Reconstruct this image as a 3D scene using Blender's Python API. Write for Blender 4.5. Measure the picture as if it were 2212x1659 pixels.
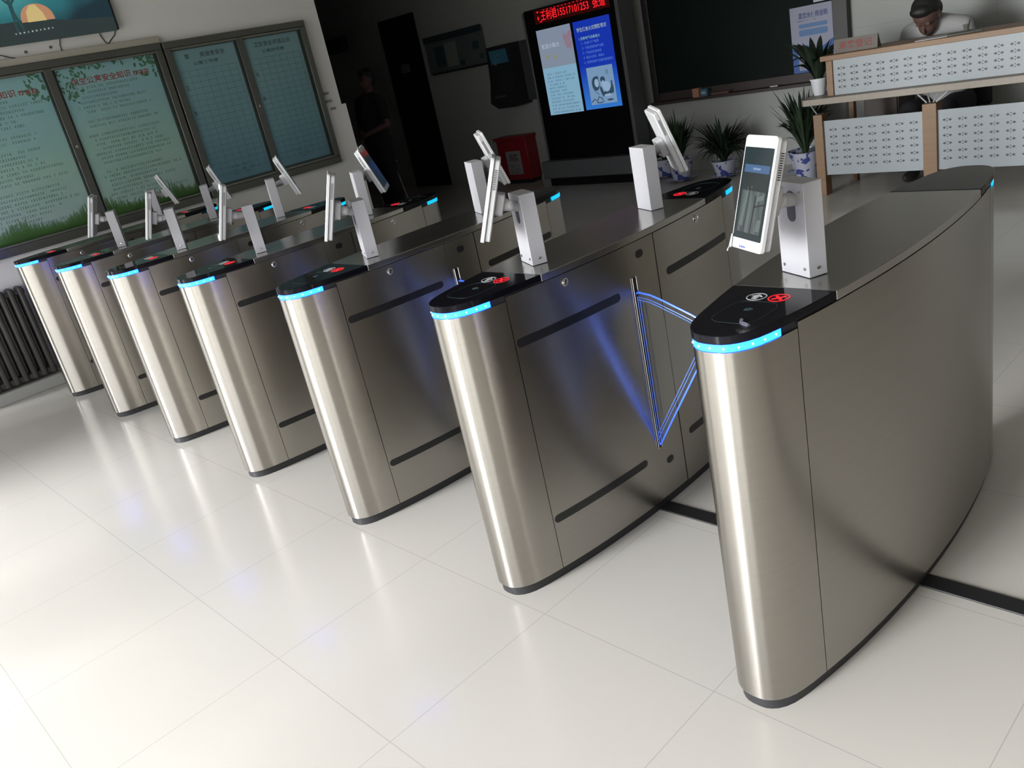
import bpy, math, random
from mathutils import Vector, Matrix
random.seed(7)
SC = bpy.context.scene
COL = SC.collection
for o in list(bpy.data.objects): bpy.data.objects.remove(o)

# ------------------------------------------------------------------ camera
F_PX = 1816.18
cam_d = bpy.data.cameras.new('camera'); cam = bpy.data.objects.new('camera', cam_d); COL.objects.link(cam)
cam_d.sensor_fit = 'HORIZONTAL'; cam_d.sensor_width = 36.0; cam_d.lens = F_PX / 2212.0 * 36.0
cam_d.clip_start = 0.05; cam_d.clip_end = 200
Fw = Vector((-0.71457373, 0.59844065, -0.3622888)); Rt = Vector((0.68709809, 0.69771057, -0.20272193)); Up = Vector((-0.13145568, 0.39378771, 0.90975307))
M = Matrix((Rt, Up, -Fw)).transposed().to_4x4(); M.translation = Vector((0.98087986, -1.50844639, 1.62439925))
cam.matrix_world = M
SC.camera = cam

# ------------------------------------------------------------------ world, light, exposure
SC.view_settings.view_transform = 'Standard'; SC.view_settings.look = 'None'
SC.view_settings.gamma = 1; SC.view_settings.use_curve_mapping = False
SC.view_settings.exposure = 0.0
SC.cycles.use_denoising = True
SC.cycles.max_bounces = 8; SC.cycles.glossy_bounces = 5; SC.cycles.diffuse_bounces = 4
SC.cycles.transparent_max_bounces = 12; SC.cycles.sample_clamp_indirect = 6.0
SC.cycles.caustics_reflective = False; SC.cycles.caustics_refractive = False
w = bpy.data.worlds.new('daylight'); SC.world = w; w.use_nodes = True
wn = w.node_tree.nodes; bgn = wn['Background']
# hazy sky: a broad even part and a brighter lobe low in the direction of the hidden sun
SKY_BASE, SKY_LOBE, LOBE_AZ = 5.6, 62.0, math.radians(-13)
_t = w.node_tree; _tc = wn.new('ShaderNodeTexCoord'); _sp = wn.new('ShaderNodeSeparateXYZ'); _mr = wn.new('ShaderNodeMapRange'); _rp = wn.new('ShaderNodeValToRGB')
_mr.inputs[1].default_value = -0.08; _mr.inputs[2].default_value = 0.10
_rp.color_ramp.elements[0].color = (0.56, 0.54, 0.50, 1); _rp.color_ramp.elements[1].color = (0.96, 0.98, 1.0, 1)
_t.links.new(_tc.outputs['Generated'], _sp.inputs[0]); _t.links.new(_sp.outputs[2], _mr.inputs[0]); _t.links.new(_mr.outputs[0], _rp.inputs[0]); _t.links.new(_rp.outputs[0], bgn.inputs[0])
def _vm(op, a, b=None):
    n = wn.new('ShaderNodeVectorMath'); n.operation = op
    if isinstance(a, tuple): n.inputs[0].default_value = a
    else: _t.links.new(a, n.inputs[0])
    if b is not None: n.inputs[1].default_value = b
    return n
_h = _vm('NORMALIZE', _vm('MULTIPLY', _tc.outputs['Generated'], (1, 1, 0)).outputs[0])
_d = _vm('DOT_PRODUCT', _h.outputs[0], (math.sin(LOBE_AZ), -math.cos(LOBE_AZ), 0))
_m2 = wn.new('ShaderNodeMapRange'); _m2.interpolation_type = 'SMOOTHSTEP'; _m2.inputs[1].default_value = math.cos(math.radians(12)); _m2.inputs[2].default_value = math.cos(math.radians(3)); _t.links.new(_d.outputs['Value'], _m2.inputs[0])
_m3 = wn.new('ShaderNodeMapRange'); _m3.interpolation_type = 'SMOOTHSTEP'; _m3.inputs[1].default_value = -0.25; _m3.inputs[2].default_value = 0.05; _t.links.new(_sp.outputs[2], _m3.inputs[0])
_m4 = wn.new('ShaderNodeMath'); _m4.operation = 'MULTIPLY'; _t.links.new(_m2.outputs[0], _m4.inputs[0]); _t.links.new(_m3.outputs[0], _m4.inputs[1])
_m5 = wn.new('ShaderNodeMath'); _m5.operation = 'MULTIPLY_ADD'; _t.links.new(_m4.outputs[0], _m5.inputs[0]); _m5.inputs[1].default_value = SKY_LOBE; _m5.inputs[2].default_value = SKY_BASE
_t.links.new(_m5.outputs[0], bgn.inputs[1])

FRONT_Y = -3.6; LEFT_X = -6.1; RIGHT_X = 3.2; FAR_Y = 6.4; CEIL = 3.3
def portal(name, loc, rot, sx, sy):
    l = bpy.data.lights.new(name, 'AREA'); l.shape = 'RECTANGLE'; l.size = sx; l.size_y = sy
    l.cycles.is_portal = True
    o = bpy.data.objects.new(name, l); COL.objects.link(o); o.location = loc; o.rotation_euler = rot
# front glazing and left-hand glazed door let the daylight in
FW = (-5.0, 2.6, 0.10, 2.6)          # x0,x1,z0,z1 of the front opening
LW = (-3.1, -1.15, 0.06, 2.3)         # y0,y1,z0,z1 of the left opening
portal('daylight_front', ((FW[0]+FW[1])/2, FRONT_Y-0.12, (FW[2]+FW[3])/2), (math.pi/2, 0, 0), FW[1]-FW[0], FW[3]-FW[2])
portal('daylight_left', (LEFT_X-0.12, (LW[0]+LW[1])/2, (LW[2]+LW[3])/2), (0, -math.pi/2, 0), LW[3]-LW[2], LW[1]-LW[0])

# ------------------------------------------------------------------ materials
MATS = {}
def mat(name, col, rough=0.5, metal=0.0, emit=None, es=1.0, spec=0.5, coat=0.0, noise=None, aniso=0.0):
    if name in MATS: return MATS[name]
    m = bpy.data.materials.new(name); m.use_nodes = True; MATS[name] = m
    nt = m.node_tree; b = nt.nodes['Principled BSDF']
    b.inputs['Base Color'].default_value = (*col, 1); b.inputs['Roughness'].default_value = rough
    b.inputs['Metallic'].default_value = metal; b.inputs['Specular IOR Level'].default_value = spec
    b.inputs['Coat Weight'].default_value = coat
    if emit: b.inputs['Emission Color'].default_value = (*emit, 1); b.inputs['Emission Strength'].default_value = es
    if noise:  # (scale xyz, amount)
        tc = nt.nodes.new('ShaderNodeTexCoord'); mp = nt.nodes.new('ShaderNodeMapping'); n = nt.nodes.new('ShaderNodeTexNoise')
        mp.inputs['Scale'].default_value = noise[0]; n.inputs['Scale'].default_value = 1.0; n.inputs['Detail'].default_value = 4
        nt.links.new(tc.outputs['Object'], mp.inputs['Vector']); nt.links.new(mp.outputs[0], n.inputs['Vector'])
        mx = nt.nodes.new('ShaderNodeMix'); mx.data_type = 'RGBA'; a = noise[1]
        mx.inputs[6].default_value = (*[c*(1-a) for c in col], 1); mx.inputs[7].default_value = (*[min(1, c*(1+a)) for c in col], 1)
        nt.links.new(n.outputs['Fac'], mx.inputs[0]); nt.links.new(mx.outputs[2], b.inputs['Base Color'])
    if aniso:
        b.inputs['Anisotropic'].default_value = aniso; b.inputs['Anisotropic Rotation'].default_value = 0.25
        t = nt.nodes.new('ShaderNodeTangent'); t.direction_type = 'RADIAL'; t.axis = 'Z'
        nt.links.new(t.outputs[0], b.inputs['Tangent'])
    return m
def steel(name, col, rough, aniso, streak):
    m = mat(name, col, rough, 1.0, aniso=aniso); nt = m.node_tree; b = nt.nodes['Principled BSDF']
    tc = nt.nodes.new('ShaderNodeTexCoord'); mp = nt.nodes.new('ShaderNodeMapping'); n = nt.nodes.new('ShaderNodeTexNoise')
    mp.inputs['Scale'].default_value = streak; n.inputs['Scale'].default_value = 1; n.inputs['Detail'].default_value = 3
    nt.links.new(tc.outputs['Object'], mp.inputs['Vector']); nt.links.new(mp.outputs[0], n.inputs['Vector'])
    mr = nt.nodes.new('ShaderNodeMapRange'); mr.inputs['To Min'].default_value = rough-0.025; mr.inputs['To Max'].default_value = rough+0.025
    nt.links.new(n.outputs['Fac'], mr.inputs['Value']); nt.links.new(mr.outputs[0], b.inputs['Roughness'])
    return m
STEEL = mat('brushed_steel', (0.40, 0.38, 0.345), 0.27, 1.0, aniso=0.86, noise=((1.2, 1.2, 90), 0.05))
STEEL_TOP = steel('brushed_steel_top', (0.46, 0.445, 0.42), 0.22, 0.0, (9, 5, 5))
CHROME = mat('chrome', (0.75, 0.75, 0.76), 0.12, 1.0)
CORE = mat('dark_gap', (0.02, 0.02, 0.02), 0.6)
KICK = mat('black_rubber', (0.018, 0.018, 0.02), 0.5)
SLOT = mat('black_slot', (0.008, 0.008, 0.009), 0.35)
GLASSB = mat('black_glass', (0.006, 0.006, 0.009), 0.08, spec=0.12)
LED = mat('blue_led', (0.02, 0.1, 0.6), 0.4, emit=(0.003, 0.037, 1.0), es=26.0)
LEDC = mat('cyan_led', (0.02, 0.3, 0.5), 0.4, emit=(0.0, 0.45, 0.85), es=1.3)
LEDDOT = mat('led_dot', (0.6, 0.9, 1), 0.4, emit=(0.25, 0.62, 1.0), es=5.0)
REDL = mat('red_icon_light', (0.4, 0.0, 0.0), 0.4, emit=(1.0, 0.018, 0.035), es=0.85)
WHITEI = mat('white_icon', (0.62, 0.62, 0.66), 0.4)
DIMI = mat('dim_print', (0.03, 0.06, 0.07), 0.4)
FILM = mat('peeling_film', (0.12, 0.12, 0.16), 0.3)
WPLAS = mat('white_plastic', (0.50, 0.505, 0.515), 0.38)
WPED = mat('white_powder_coat', (0.38, 0.38, 0.40), 0.42)
WBEZ = mat('bezel_white', (0.60, 0.61, 0.62), 0.3)
DARKP = mat('dark_plastic', (0.03, 0.03, 0.035), 0.4)
SCREEN = mat('tablet_screen', (0.008, 0.011, 0.013), 0.07, emit=(0.012, 0.022, 0.024), es=1.0)
SCRB = mat('screen_header', (0.02, 0.03, 0.05), 0.1, emit=(0.03, 0.085, 0.19), es=1.0)
SCRT = mat('screen_header_text', (0.1, 0.1, 0.1), 0.1, emit=(0.10, 0.2, 0.38), es=1.0)
SCRL = mat('screen_view_pale', (0.02, 0.02, 0.02), 0.1, emit=(0.11, 0.15, 0.145), es=1.0)
SCRM = mat('screen_view_mid', (0.02, 0.02, 0.02), 0.1, emit=(0.045, 0.068, 0.068), es=1.0)
SCRD = mat('screen_view_dark', (0.01, 0.01, 0.01), 0.1, emit=(0.012, 0.02, 0.024), es=1.0)
ACR_EDGE = mat('acrylic_lit_edge', (0.1, 0.2, 0.6), 0.2, emit=(0.022, 0.10, 1.0), es=1.3)
ACR_EDGE2 = mat('acrylic_lit_groove', (0.1, 0.2, 0.6), 0.2, emit=(0.06, 0.12, 0.62), es=0.55)
def acrylic():
    m = bpy.data.materials.new('clear_acrylic'); m.use_nodes = True; nt = m.node_tree; nt.nodes.clear()
    o = nt.nodes.new('ShaderNodeOutputMaterial'); mx = nt.nodes.new('ShaderNodeMixShader'); t = nt.nodes.new('ShaderNodeBsdfTransparent')
    g = nt.nodes.new('ShaderNodeBsdfGlossy'); g.inputs['Roughness'].default_value = 0.04; f = nt.nodes.new('ShaderNodeFresnel'); f.inputs[0].default_value = 1.35; f.name = 'fres'
    t.inputs[0].default_value = (0.93, 0.95, 0.98, 1)
    nt.links.new(f.outputs[0], mx.inputs[0]); nt.links.new(t.outputs[0], mx.inputs[1]); nt.links.new(g.outputs[0], mx.inputs[2]); nt.links.new(mx.outputs[0], o.inputs[0])
    return m
ACR = acrylic()

def grid_mat(name, col, line, ax, ay, x0, y0, px, py, hw, rough, spec=0.5, var=0.02, wav=0.0):
    m = mat(name, col, rough, spec=spec); nt = m.node_tree; b = nt.nodes['Principled BSDF']
    g = nt.nodes.new('ShaderNodeNewGeometry'); s = nt.nodes.new('ShaderNodeSeparateXYZ'); nt.links.new(g.outputs['Position'], s.inputs[0])
    def edge(ch, o0, p):
        a = nt.nodes.new('ShaderNodeMath'); a.operation = 'SUBTRACT'; nt.links.new(s.outputs[ch], a.inputs[0]); a.inputs[1].default_value = o0
        pp = nt.nodes.new('ShaderNodeMath'); pp.operation = 'PINGPONG'; nt.links.new(a.outputs[0], pp.inputs[0]); pp.inputs[1].default_value = p/2
        l = nt.nodes.new('ShaderNodeMath'); l.operation = 'LESS_THAN'; nt.links.new(pp.outputs[0], l.inputs[0]); l.inputs[1].default_value = hw
        return l
    # PINGPONG is zero at multiples of 2*scale = p
    e1 = edge(ax, x0, px); e2 = edge(ay, y0, py)
    mxn = nt.nodes.new('ShaderNodeMath'); mxn.operation = 'MAXIMUM'; nt.links.new(e1.outputs[0], mxn.inputs[0]); nt.links.new(e2.outputs[0], mxn.inputs[1])
    n = nt.nodes.new('ShaderNodeTexNoise'); n.inputs['Scale'].default_value = 1.6; nt.links.new(g.outputs['Position'], n.inputs['Vector'])
    c1 = nt.nodes.new('ShaderNodeMix'); c1.data_type = 'RGBA'; c1.inputs[6].default_value = (*[c*(1-var) for c in col], 1); c1.inputs[7].default_value = (*[c*(1+var) for c in col], 1)
    nt.links.new(n.outputs['Fac'], c1.inputs[0])
    c2 = nt.nodes.new('ShaderNodeMix'); c2.data_type = 'RGBA'; nt.links.new(mxn.outputs[0], c2.inputs[0]); nt.links.new(c1.outputs[2], c2.inputs[6]); c2.inputs[7].default_value = (*line, 1)
    nt.links.new(c2.outputs[2], b.inputs['Base Color'])
    return m
FLOORM = grid_mat('polished_floor_tile', (0.545, 0.52, 0.475), (0.42, 0.395, 0.36), 0, 1, -1.344, -0.765, 0.6147, 0.6155, 0.0014, 0.17, 0.5)
WALLM = mat('painted_wall', (0.84, 0.84, 0.81), 0.75, noise=((1.5, 1.5, 1.5), 0.03))
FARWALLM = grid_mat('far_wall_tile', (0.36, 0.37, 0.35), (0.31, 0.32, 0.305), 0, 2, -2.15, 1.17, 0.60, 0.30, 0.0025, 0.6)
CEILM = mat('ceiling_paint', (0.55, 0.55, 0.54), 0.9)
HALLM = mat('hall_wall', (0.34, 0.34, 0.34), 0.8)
FRAMEW = mat('aluminium_frame', (0.42, 0.43, 0.41), 0.45, 0.6)
WOOD = mat('pale_wood', (0.22, 0.13, 0.07), 0.5, noise=((3, 3, 40), 0.12))
WOODG = mat('greyed_wood_edge', (0.27, 0.235, 0.195), 0.5, noise=((40, 3, 3), 0.1))
WPANEL = mat('white_metal_panel', (0.30, 0.33, 0.345), 0.45)
PERF = mat('perforation_dark', (0.06, 0.065, 0.07), 0.5)
BLACKB = mat('chalkboard_green_black', (0.004, 0.009, 0.008), 0.6, spec=0.12, noise=((1, 1, 1), 0.25))
DKFRAME = mat('dark_frame', (0.02, 0.018, 0.018), 0.4)
TRAYM = mat('chalk_tray_brown', (0.03, 0.018, 0.016), 0.5)
KIOSKB = mat('kiosk_black', (0.006, 0.006, 0.008), 0.2)
KIOSKG = mat('kiosk_grey', (0.12, 0.125, 0.13), 0.4)
LEAF = mat('dark_leaf', (0.022, 0.042, 0.018), 0.5, noise=((6, 6, 6), 0.4))
LEAFD = mat('darker_leaf', (0.012, 0.024, 0.012), 0.5, noise=((6, 6, 6), 0.4))
SOIL = mat('soil', (0.03, 0.022, 0.015), 0.9)
SKIN = mat('skin', (0.11, 0.062, 0.05), 0.6); HAIR = mat('black_hair', (0.008, 0.008, 0.008), 0.6)
SHIRTG = mat('grey_shirt', (0.34, 0.34, 0.34), 0.8); SHIRTB = mat('black_shirt', (0.014, 0.014, 0.016), 0.9); TROUS = mat('dark_trousers', (0.012, 0.012, 0.016), 0.9)
SHOE = mat('dark_shoe', (0.02, 0.02, 0.02), 0.5)
REDB = mat('red_cabinet', (0.25, 0.012, 0.018), 0.45)
PAPER = mat('paper_white', (0.55, 0.56, 0.57), 0.8)
INK = mat('dark_ink', (0.03, 0.03, 0.035), 0.8)
REDINK = mat('red_ink', (0.42, 0.08, 0.07), 0.7)
BLUEINK = mat('blue_ink', (0.03, 0.045, 0.20), 0.7)

# ------------------------------------------------------------------ mesh builder
class MB:
    def __init__(s): s.v = []; s.f = []
    def add(s, vs, fs, T=None):
        n = len(s.v)
        s.v += [tuple((T @ Vector(v)) if T else v) for v in vs]
        s.f += [tuple(i+n for i in f) for f in fs]; return s
    def box(s, x0, x1, y0, y1, z0, z1, T=None):
        return s.add([(x0,y0,z0),(x1,y0,z0),(x1,y1,z0),(x0,y1,z0),(x0,y0,z1),(x1,y0,z1),(x1,y1,z1),(x0,y1,z1)],
                     [(0,3,2,1),(4,5,6,7),(0,1,5,4),(1,2,6,5),(2,3,7,6),(3,0,4,7)], T)
    def prism(s, poly, z0, z1, T=None):   # poly in xy, counter-clockwise
        n = len(poly); vs = [(x,y,z0) for x,y in poly] + [(x,y,z1) for x,y in poly]
        fs = [tuple(range(n-1,-1,-1)), tuple(range(n, 2*n))] + [(i,(i+1)%n,(i+1)%n+n,i+n) for i in range(n)]
        return s.add(vs, fs, T)
    def ring(s, outer, inner, z0, z1, T=None, closed=True):  # band between two polylines of equal length
        n = len(outer); vs = [(x,y,z0) for x,y in outer]+[(x,y,z1) for x,y in outer]+[(x,y,z0) for x,y in inner]+[(x,y,z1) for x,y in inner]
        fs = []
        rng = range(n) if closed else range(n-1)
        for i in rng:
            j = (i+1)%n
            fs += [(i,j,j+n,i+n),(j+2*n,i+2*n,i+3*n,j+3*n),(i+n,j+n,j+3*n,i+3*n),(j,i,i+2*n,j+2*n)]
        if not closed: fs += [(0,n,3*n,2*n),(n-1,3*n-1,4*n-1,2*n-1)]
        return s.add(vs, fs, T)
    def tube(s, path, r, seg=8, T=None, cap=True, closed=False):
        P = [Vector(p) for p in path]; n = len(P); R = r if isinstance(r,(list,tuple)) else [r]*n
        vs = []; prev = None
        for i,p in enumerate(P):
            if closed: d = P[(i+1)%n]-P[i-1]
            else: d = P[min(i+1,n-1)]-P[max(i-1,0)]
            d = d.normalized() if d.length > 1e-9 else Vector((0,0,1))
            if prev is None: a = d.orthogonal().normalized()
            else:
                a = prev-d*prev.dot(d); a = a.normalized() if a.length>1e-6 else d.orthogonal().normalized()
            prev = a; b = d.cross(a)
            vs += [tuple(p+(a*math.cos(2*math.pi*k/seg)+b*math.sin(2*math.pi*k/seg))*R[i]) for k in range(seg)]
        fs = []
        for i in range(n if closed else n-1):
            j = (i+1)%n
            for k in range(seg): fs.append((i*seg+k, i*seg+(k+1)%seg, j*seg+(k+1)%seg, j*seg+k))
        if cap and not closed: fs += [tuple(range(seg-1,-1,-1)), tuple(range((n-1)*seg, n*seg))]
        return s.add(vs, fs, T)
    def lathe(s, prof, seg=24, T=None):   # prof: (r,z) list
        vs = []; fs = []
        for r,z in prof: vs += [(r*math.cos(2*math.pi*k/seg), r*math.sin(2*math.pi*k/seg), z) for k in range(seg)]
        for i in range(len(prof)-1):
            for k in range(seg): fs.append((i*seg+k, i*seg+(k+1)%seg, (i+1)*seg+(k+1)%seg, (i+1)*seg+k))
        fs += [tuple(range(seg-1,-1,-1)), tuple(range((len(prof)-1)*seg, len(prof)*seg))]
        return s.add(vs, fs, T)
    def sphere(s, c, r, nu=16, nv=10, T=None):
        r = (r,r,r) if not isinstance(r,(tuple,list)) else r
        vs = [(c[0],c[1],c[2]-r[2])]
        for i in range(1,nv):
            t = -math.pi/2+math.pi*i/nv
            vs += [(c[0]+r[0]*math.cos(t)*math.cos(2*math.pi*k/nu), c[1]+r[1]*math.cos(t)*math.sin(2*math.pi*k/nu), c[2]+r[2]*math.sin(t)) for k in range(nu)]
        vs.append((c[0],c[1],c[2]+r[2])); fs = []
        for k in range(nu): fs.append((0,1+(k+1)%nu,1+k)); fs.append((len(vs)-1, 1+(nv-2)*nu+k, 1+(nv-2)*nu+(k+1)%nu))
        for i in range(nv-2):
            for k in range(nu): fs.append((1+i*nu+k,1+i*nu+(k+1)%nu,1+(i+1)*nu+(k+1)%nu,1+(i+1)*nu+k))
        return s.add(vs, fs, T)
    def build(s, name, m, parent=None, bevel=0, loc=None, seg=2, flat=False, rel=False):
        me = bpy.data.meshes.new(name); vs = s.v
        if rel and parent is not None:
            L = parent.location; vs = [(v[0]-L[0], v[1]-L[1], v[2]-L[2]) for v in vs]
        if loc is not None and parent is None: vs = [(v[0]-loc[0], v[1]-loc[1], v[2]-loc[2]) for v in vs]
        me.from_pydata(vs, [], s.f); me.validate(); me.update()
        if m: me.materials.append(m)
        if not flat:
            me.polygons.foreach_set('use_smooth', [True]*len(me.polygons)); me.set_sharp_from_angle(angle=math.radians(32))
        o = bpy.data.objects.new(name, me); COL.objects.link(o)
        if loc is not None: o.location = loc
        if parent is not None: o.parent = parent
        if bevel:
            b = o.modifiers.new('bevel', 'BEVEL'); b.width = bevel; b.segments = seg; b.limit_method = 'ANGLE'; b.angle_limit = math.radians(40)
        return o
def tag(o, label=None, cat=None, group=None, kind=None):
    if label: o['label'] = label
    if cat: o['category'] = cat
    if group: o['group'] = group
    if kind: o['kind'] = kind
    return o
def empty(name, loc, rz=0, label=None, cat=None, group=None):
    o = bpy.data.objects.new(name, None); COL.objects.link(o); o.location = loc; o.rotation_euler[2] = rz; o.empty_display_size = 0.1
    return tag(o, label, cat, group)
def kids(o): return [c for c in bpy.data.objects if c.parent == o]
def boxes(name, m, parent, L, bevel=0):
    for b in L: MB().box(*b).build(name, m, parent, bevel=bevel, rel=True)
def copy_tree(o, parent=None):
    ch = kids(o); c = o.copy(); COL.objects.link(c); c.parent = parent
    for k in ch: copy_tree(k, c)
    return c
def text_mb(s, width=None, height=0.1, T=None, bold=0.0, align='CENTER', depth=0.0):
    cu = bpy.data.curves.new('t', 'FONT'); cu.body = s; cu.size = 1.0; cu.align_x = 'LEFT'; cu.offset = bold; cu.extrude = depth; cu.resolution_u = 3
    o = bpy.data.objects.new('t', cu); COL.objects.link(o)
    dg = bpy.context.evaluated_depsgraph_get(); me = bpy.data.meshes.new_from_object(o.evaluated_get(dg))
    vs = [v.co.copy() for v in me.vertices]; fs = [tuple(p.vertices) for p in me.polygons]
    bpy.data.objects.remove(o); bpy.data.curves.remove(cu); bpy.data.meshes.remove(me)
    x0 = min(v.x for v in vs); x1 = max(v.x for v in vs); y0 = min(v.y for v in vs); y1 = max(v.y for v in vs)
    sy = height/(y1-y0); sx = width/(x1-x0) if width else sy
    cx = (x0+x1)/2 if align == 'CENTER' else x0; cy = (y0+y1)/2
    mb = MB(); mb.add([((v.x-cx)*sx, (v.y-cy)*sy, v.z) for v in vs], fs, T); return mb
def plane_T(origin, right, up):
    r = Vector(right).normalized(); u = Vector(up).normalized(); n = r.cross(u)
    T = Matrix((r, u, n)).transposed().to_4x4(); T.translation = Vector(origin); return T
def WL(y, z, off=0.0): return plane_T((LEFT_X+off, y, z), (0,1,0), (0,0,1))      # on the left wall, faces +x
def WF(x, z, y): return plane_T((x, y, z), (1,0,0), (0,0,1))                       # faces -y
def flatpoly(mb, pts, T, th=0.001): return mb.prism(pts, 0, th, T)
def rrect(w, h, r, n=5, cx=0, cy=0):
    P = []
    for (sx, sy, a0) in ((1,-1,-90),(1,1,0),(-1,1,90),(-1,-1,180)):
        for k in range(n+1):
            a = math.radians(a0+90*k/n); P.append((cx+sx*(w/2-r)+r*math.cos(a), cy+sy*(h/2-r)+r*math.sin(a)))
    return P
def glyph_rows(T, x0, x1, ys, ch, seed=1, fill=0.85, indent=None, gap=0.12):
    """rows of tiny unreadable character-like marks"""
    rnd = random.Random(seed); mb = MB()
    for i, y in enumerate(ys):
        x = x0+(indent(i) if indent else 0); xe = x0+(x1-x0)*rnd.uniform(fill-0.35, 1.0)
        while x < xe:
            if rnd.random() > gap:
                k = rnd.randint(2, 3)
                for j in range(k):
                    yy = y+ch*(j/(k-1)-0.5)*0.8; a = rnd.uniform(0, 0.25)*ch; mb.prism([(x+a, yy-ch*0.08), (x+ch*0.85-a*0.5, yy-ch*0.08), (x+ch*0.85-a*0.5, yy+ch*0.08), (x+a, yy+ch*0.08)], 0, 0.0006, T)
                xx = x+ch*rnd.uniform(0.25, 0.6); mb.prism([(xx-ch*0.07, y-ch*0.45), (xx+ch*0.07, y-ch*0.45), (xx+ch*0.07, y+ch*0.45), (xx-ch*0.07, y+ch*0.45)], 0, 0.0006, T)
            x += ch*1.08
    return mb

# ------------------------------------------------------------------ setting
def struct(o): o['kind'] = 'structure'; return o
struct(MB().box(-12.2, RIGHT_X+0.2, FRONT_Y-0.2, FAR_Y+0.2, -0.1, 0).build('floor', FLOORM))
struct(MB().box(-12.2, RIGHT_X+0.2, FRONT_Y-0.2, FAR_Y+0.2, CEIL, CEIL+0.1).build('ceiling', CEILM))
# front wall with a wide glazed opening
f = MB(); x0, x1, z0, z1 = FW
f.box(LEFT_X-0.2, x0, FRONT_Y-0.2, FRONT_Y, 0, CEIL); f.box(x1, RIGHT_X+0.2, FRONT_Y-0.2, FRONT_Y, 0, CEIL)
f.box(x0, x1, FRONT_Y-0.2, FRONT_Y, 0, z0); f.box(x0, x1, FRONT_Y-0.2, FRONT_Y, z1, CEIL)
struct(f.build('wall_front', WALLM))
wf = MB(); n = 8; step = (x1-x0)/n
for k in range(n+1):
    hw = 0.09 if k % 2 == 0 else 0.04
    wf.box(max(x0, x0+k*step-hw), min(x1, x0+k*step+hw), FRONT_Y-0.14, FRONT_Y-0.04, z0, z1)
wf.box(x0, x1, FRONT_Y-0.13, FRONT_Y-0.05, 2.12, 2.22); wf.box(x0, x1, FRONT_Y-0.13, FRONT_Y-0.05, z0, z0+0.07); wf.box(x0, x1, FRONT_Y-0.13, FRONT_Y-0.05, z1-0.07, z1)
struct(wf.build('window_1', FRAMEW))
# left wall: glazed door opening, dado, end at the hallway
f = MB(); y0, y1, z0, z1 = LW
f.box(LEFT_X-0.2, LEFT_X, FRONT_Y, y0, 0, CEIL); f.box(LEFT_X-0.2, LEFT_X, y1, 3.13, 0, CEIL)
f.box(LEFT_X-0.2, LEFT_X, y0, y1, 0, z0); f.box(LEFT_X-0.2, LEFT_X, y0, y1, z1, CEIL)
f.box(LEFT_X-0.2, LEFT_X+0.012, y1, 3.17, 0, 1.48)
struct(f.build('wall_left', WALLM))
wf = MB()
for k in range(3):
    y = y0+k*(y1-y0)/2; wf.box(LEFT_X-0.12, LEFT_X-0.04, max(y0, y-0.05), min(y1, y+0.05), z0, z1)
for z in (z0, 0.98, 2.05, z1-0.06): wf.box(LEFT_X-0.12, LEFT_X-0.04, y0, y1, z, z+(0.14 if z == 0.98 else 0.06))
struct(wf.build('door_2', FRAMEW))
struct(MB().box(LEFT_X+0.012, LEFT_X+0.03, y1, 3.17, 0, 0.10).build('baseboard_left', WALLM))
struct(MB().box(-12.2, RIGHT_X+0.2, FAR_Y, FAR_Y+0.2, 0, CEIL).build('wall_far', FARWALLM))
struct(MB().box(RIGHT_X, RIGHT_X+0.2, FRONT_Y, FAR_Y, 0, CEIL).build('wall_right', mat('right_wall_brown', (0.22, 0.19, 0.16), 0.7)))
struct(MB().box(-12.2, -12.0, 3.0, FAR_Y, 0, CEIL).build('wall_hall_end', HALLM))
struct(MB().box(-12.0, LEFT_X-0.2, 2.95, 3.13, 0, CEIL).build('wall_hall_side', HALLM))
# black cable cover across the floor
struct(MB().box(-6.0, RIGHT_X-0.02, 0.505, 0.565, 0, 0.006).build('trim_1', mat('black_floor_strip', (0.012, 0.012, 0.013), 0.45), bevel=0.002))

# ------------------------------------------------------------------ turnstile
HP = [(0,-.742),(.014,-.7415),(.028,-.739),(.042,-.732),(.056,-.721),(.070,-.703),(.081,-.681),(.089,-.655),(.096,-.626),(.103,-.588),(.110,-.548),(.118,-.500),(.127,-.436)]
for k in range(1, 9):
    yy = -.436+.436*k/8; HP.append((.154-.027*(yy/.436)**2, yy))
HALF = HP + [(x,-y) for x,y in HP[:-1][::-1]]            # right side, front tip -> rear tip
FULL = HALF + [(-x,y) for x,y in HALF[1:-1][::-1]]
def inset(poly, d, closed=True):
    n = len(poly); out = []
    for i in range(n):
        a = poly[i-1] if (closed or i>0) else None; c = poly[(i+1)%n] if (closed or i<n-1) else None
        a = a or poly[i]; c = c or poly[i]
        dx, dy = c[0]-a[0], c[1]-a[1]; L = math.hypot(dx, dy); out.append((poly[i][0]-dy/L*d, poly[i][1]+dx/L*d))
    return out
def xw(y):   # half width at local y
    for i in range(len(HALF)-1):
        (xa,ya),(xb,yb) = HALF[i], HALF[i+1]
        if ya <= y <= yb: t = (y-ya)/(yb-ya+1e-12); return xa+(xb-xa)*t
    return 0
def seg_poly(ya, yb):        # part of the right-hand outline between two local y values
    P = [(xw(ya), ya)] + [p for p in HALF if ya < p[1] < yb] + [(xw(yb), yb)]
    return P
def mirror(P, sx): return P if sx > 0 else [(-x,y) for x,y in P][::-1]
NOSE_Y = -.572; Z0, Z1 = 0.035, 0.962
YC = 0.602
def panel(ya, yb, sx, z0=Z0, z1=Z1, off=0.0):
    P = mirror(seg_poly(ya, yb), sx); mb = MB(); Pn = inset(P, 0.005, False); P = inset(P, off, False) if off else P
    return mb.ring(P, Pn, z0, z1, closed=False)
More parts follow.
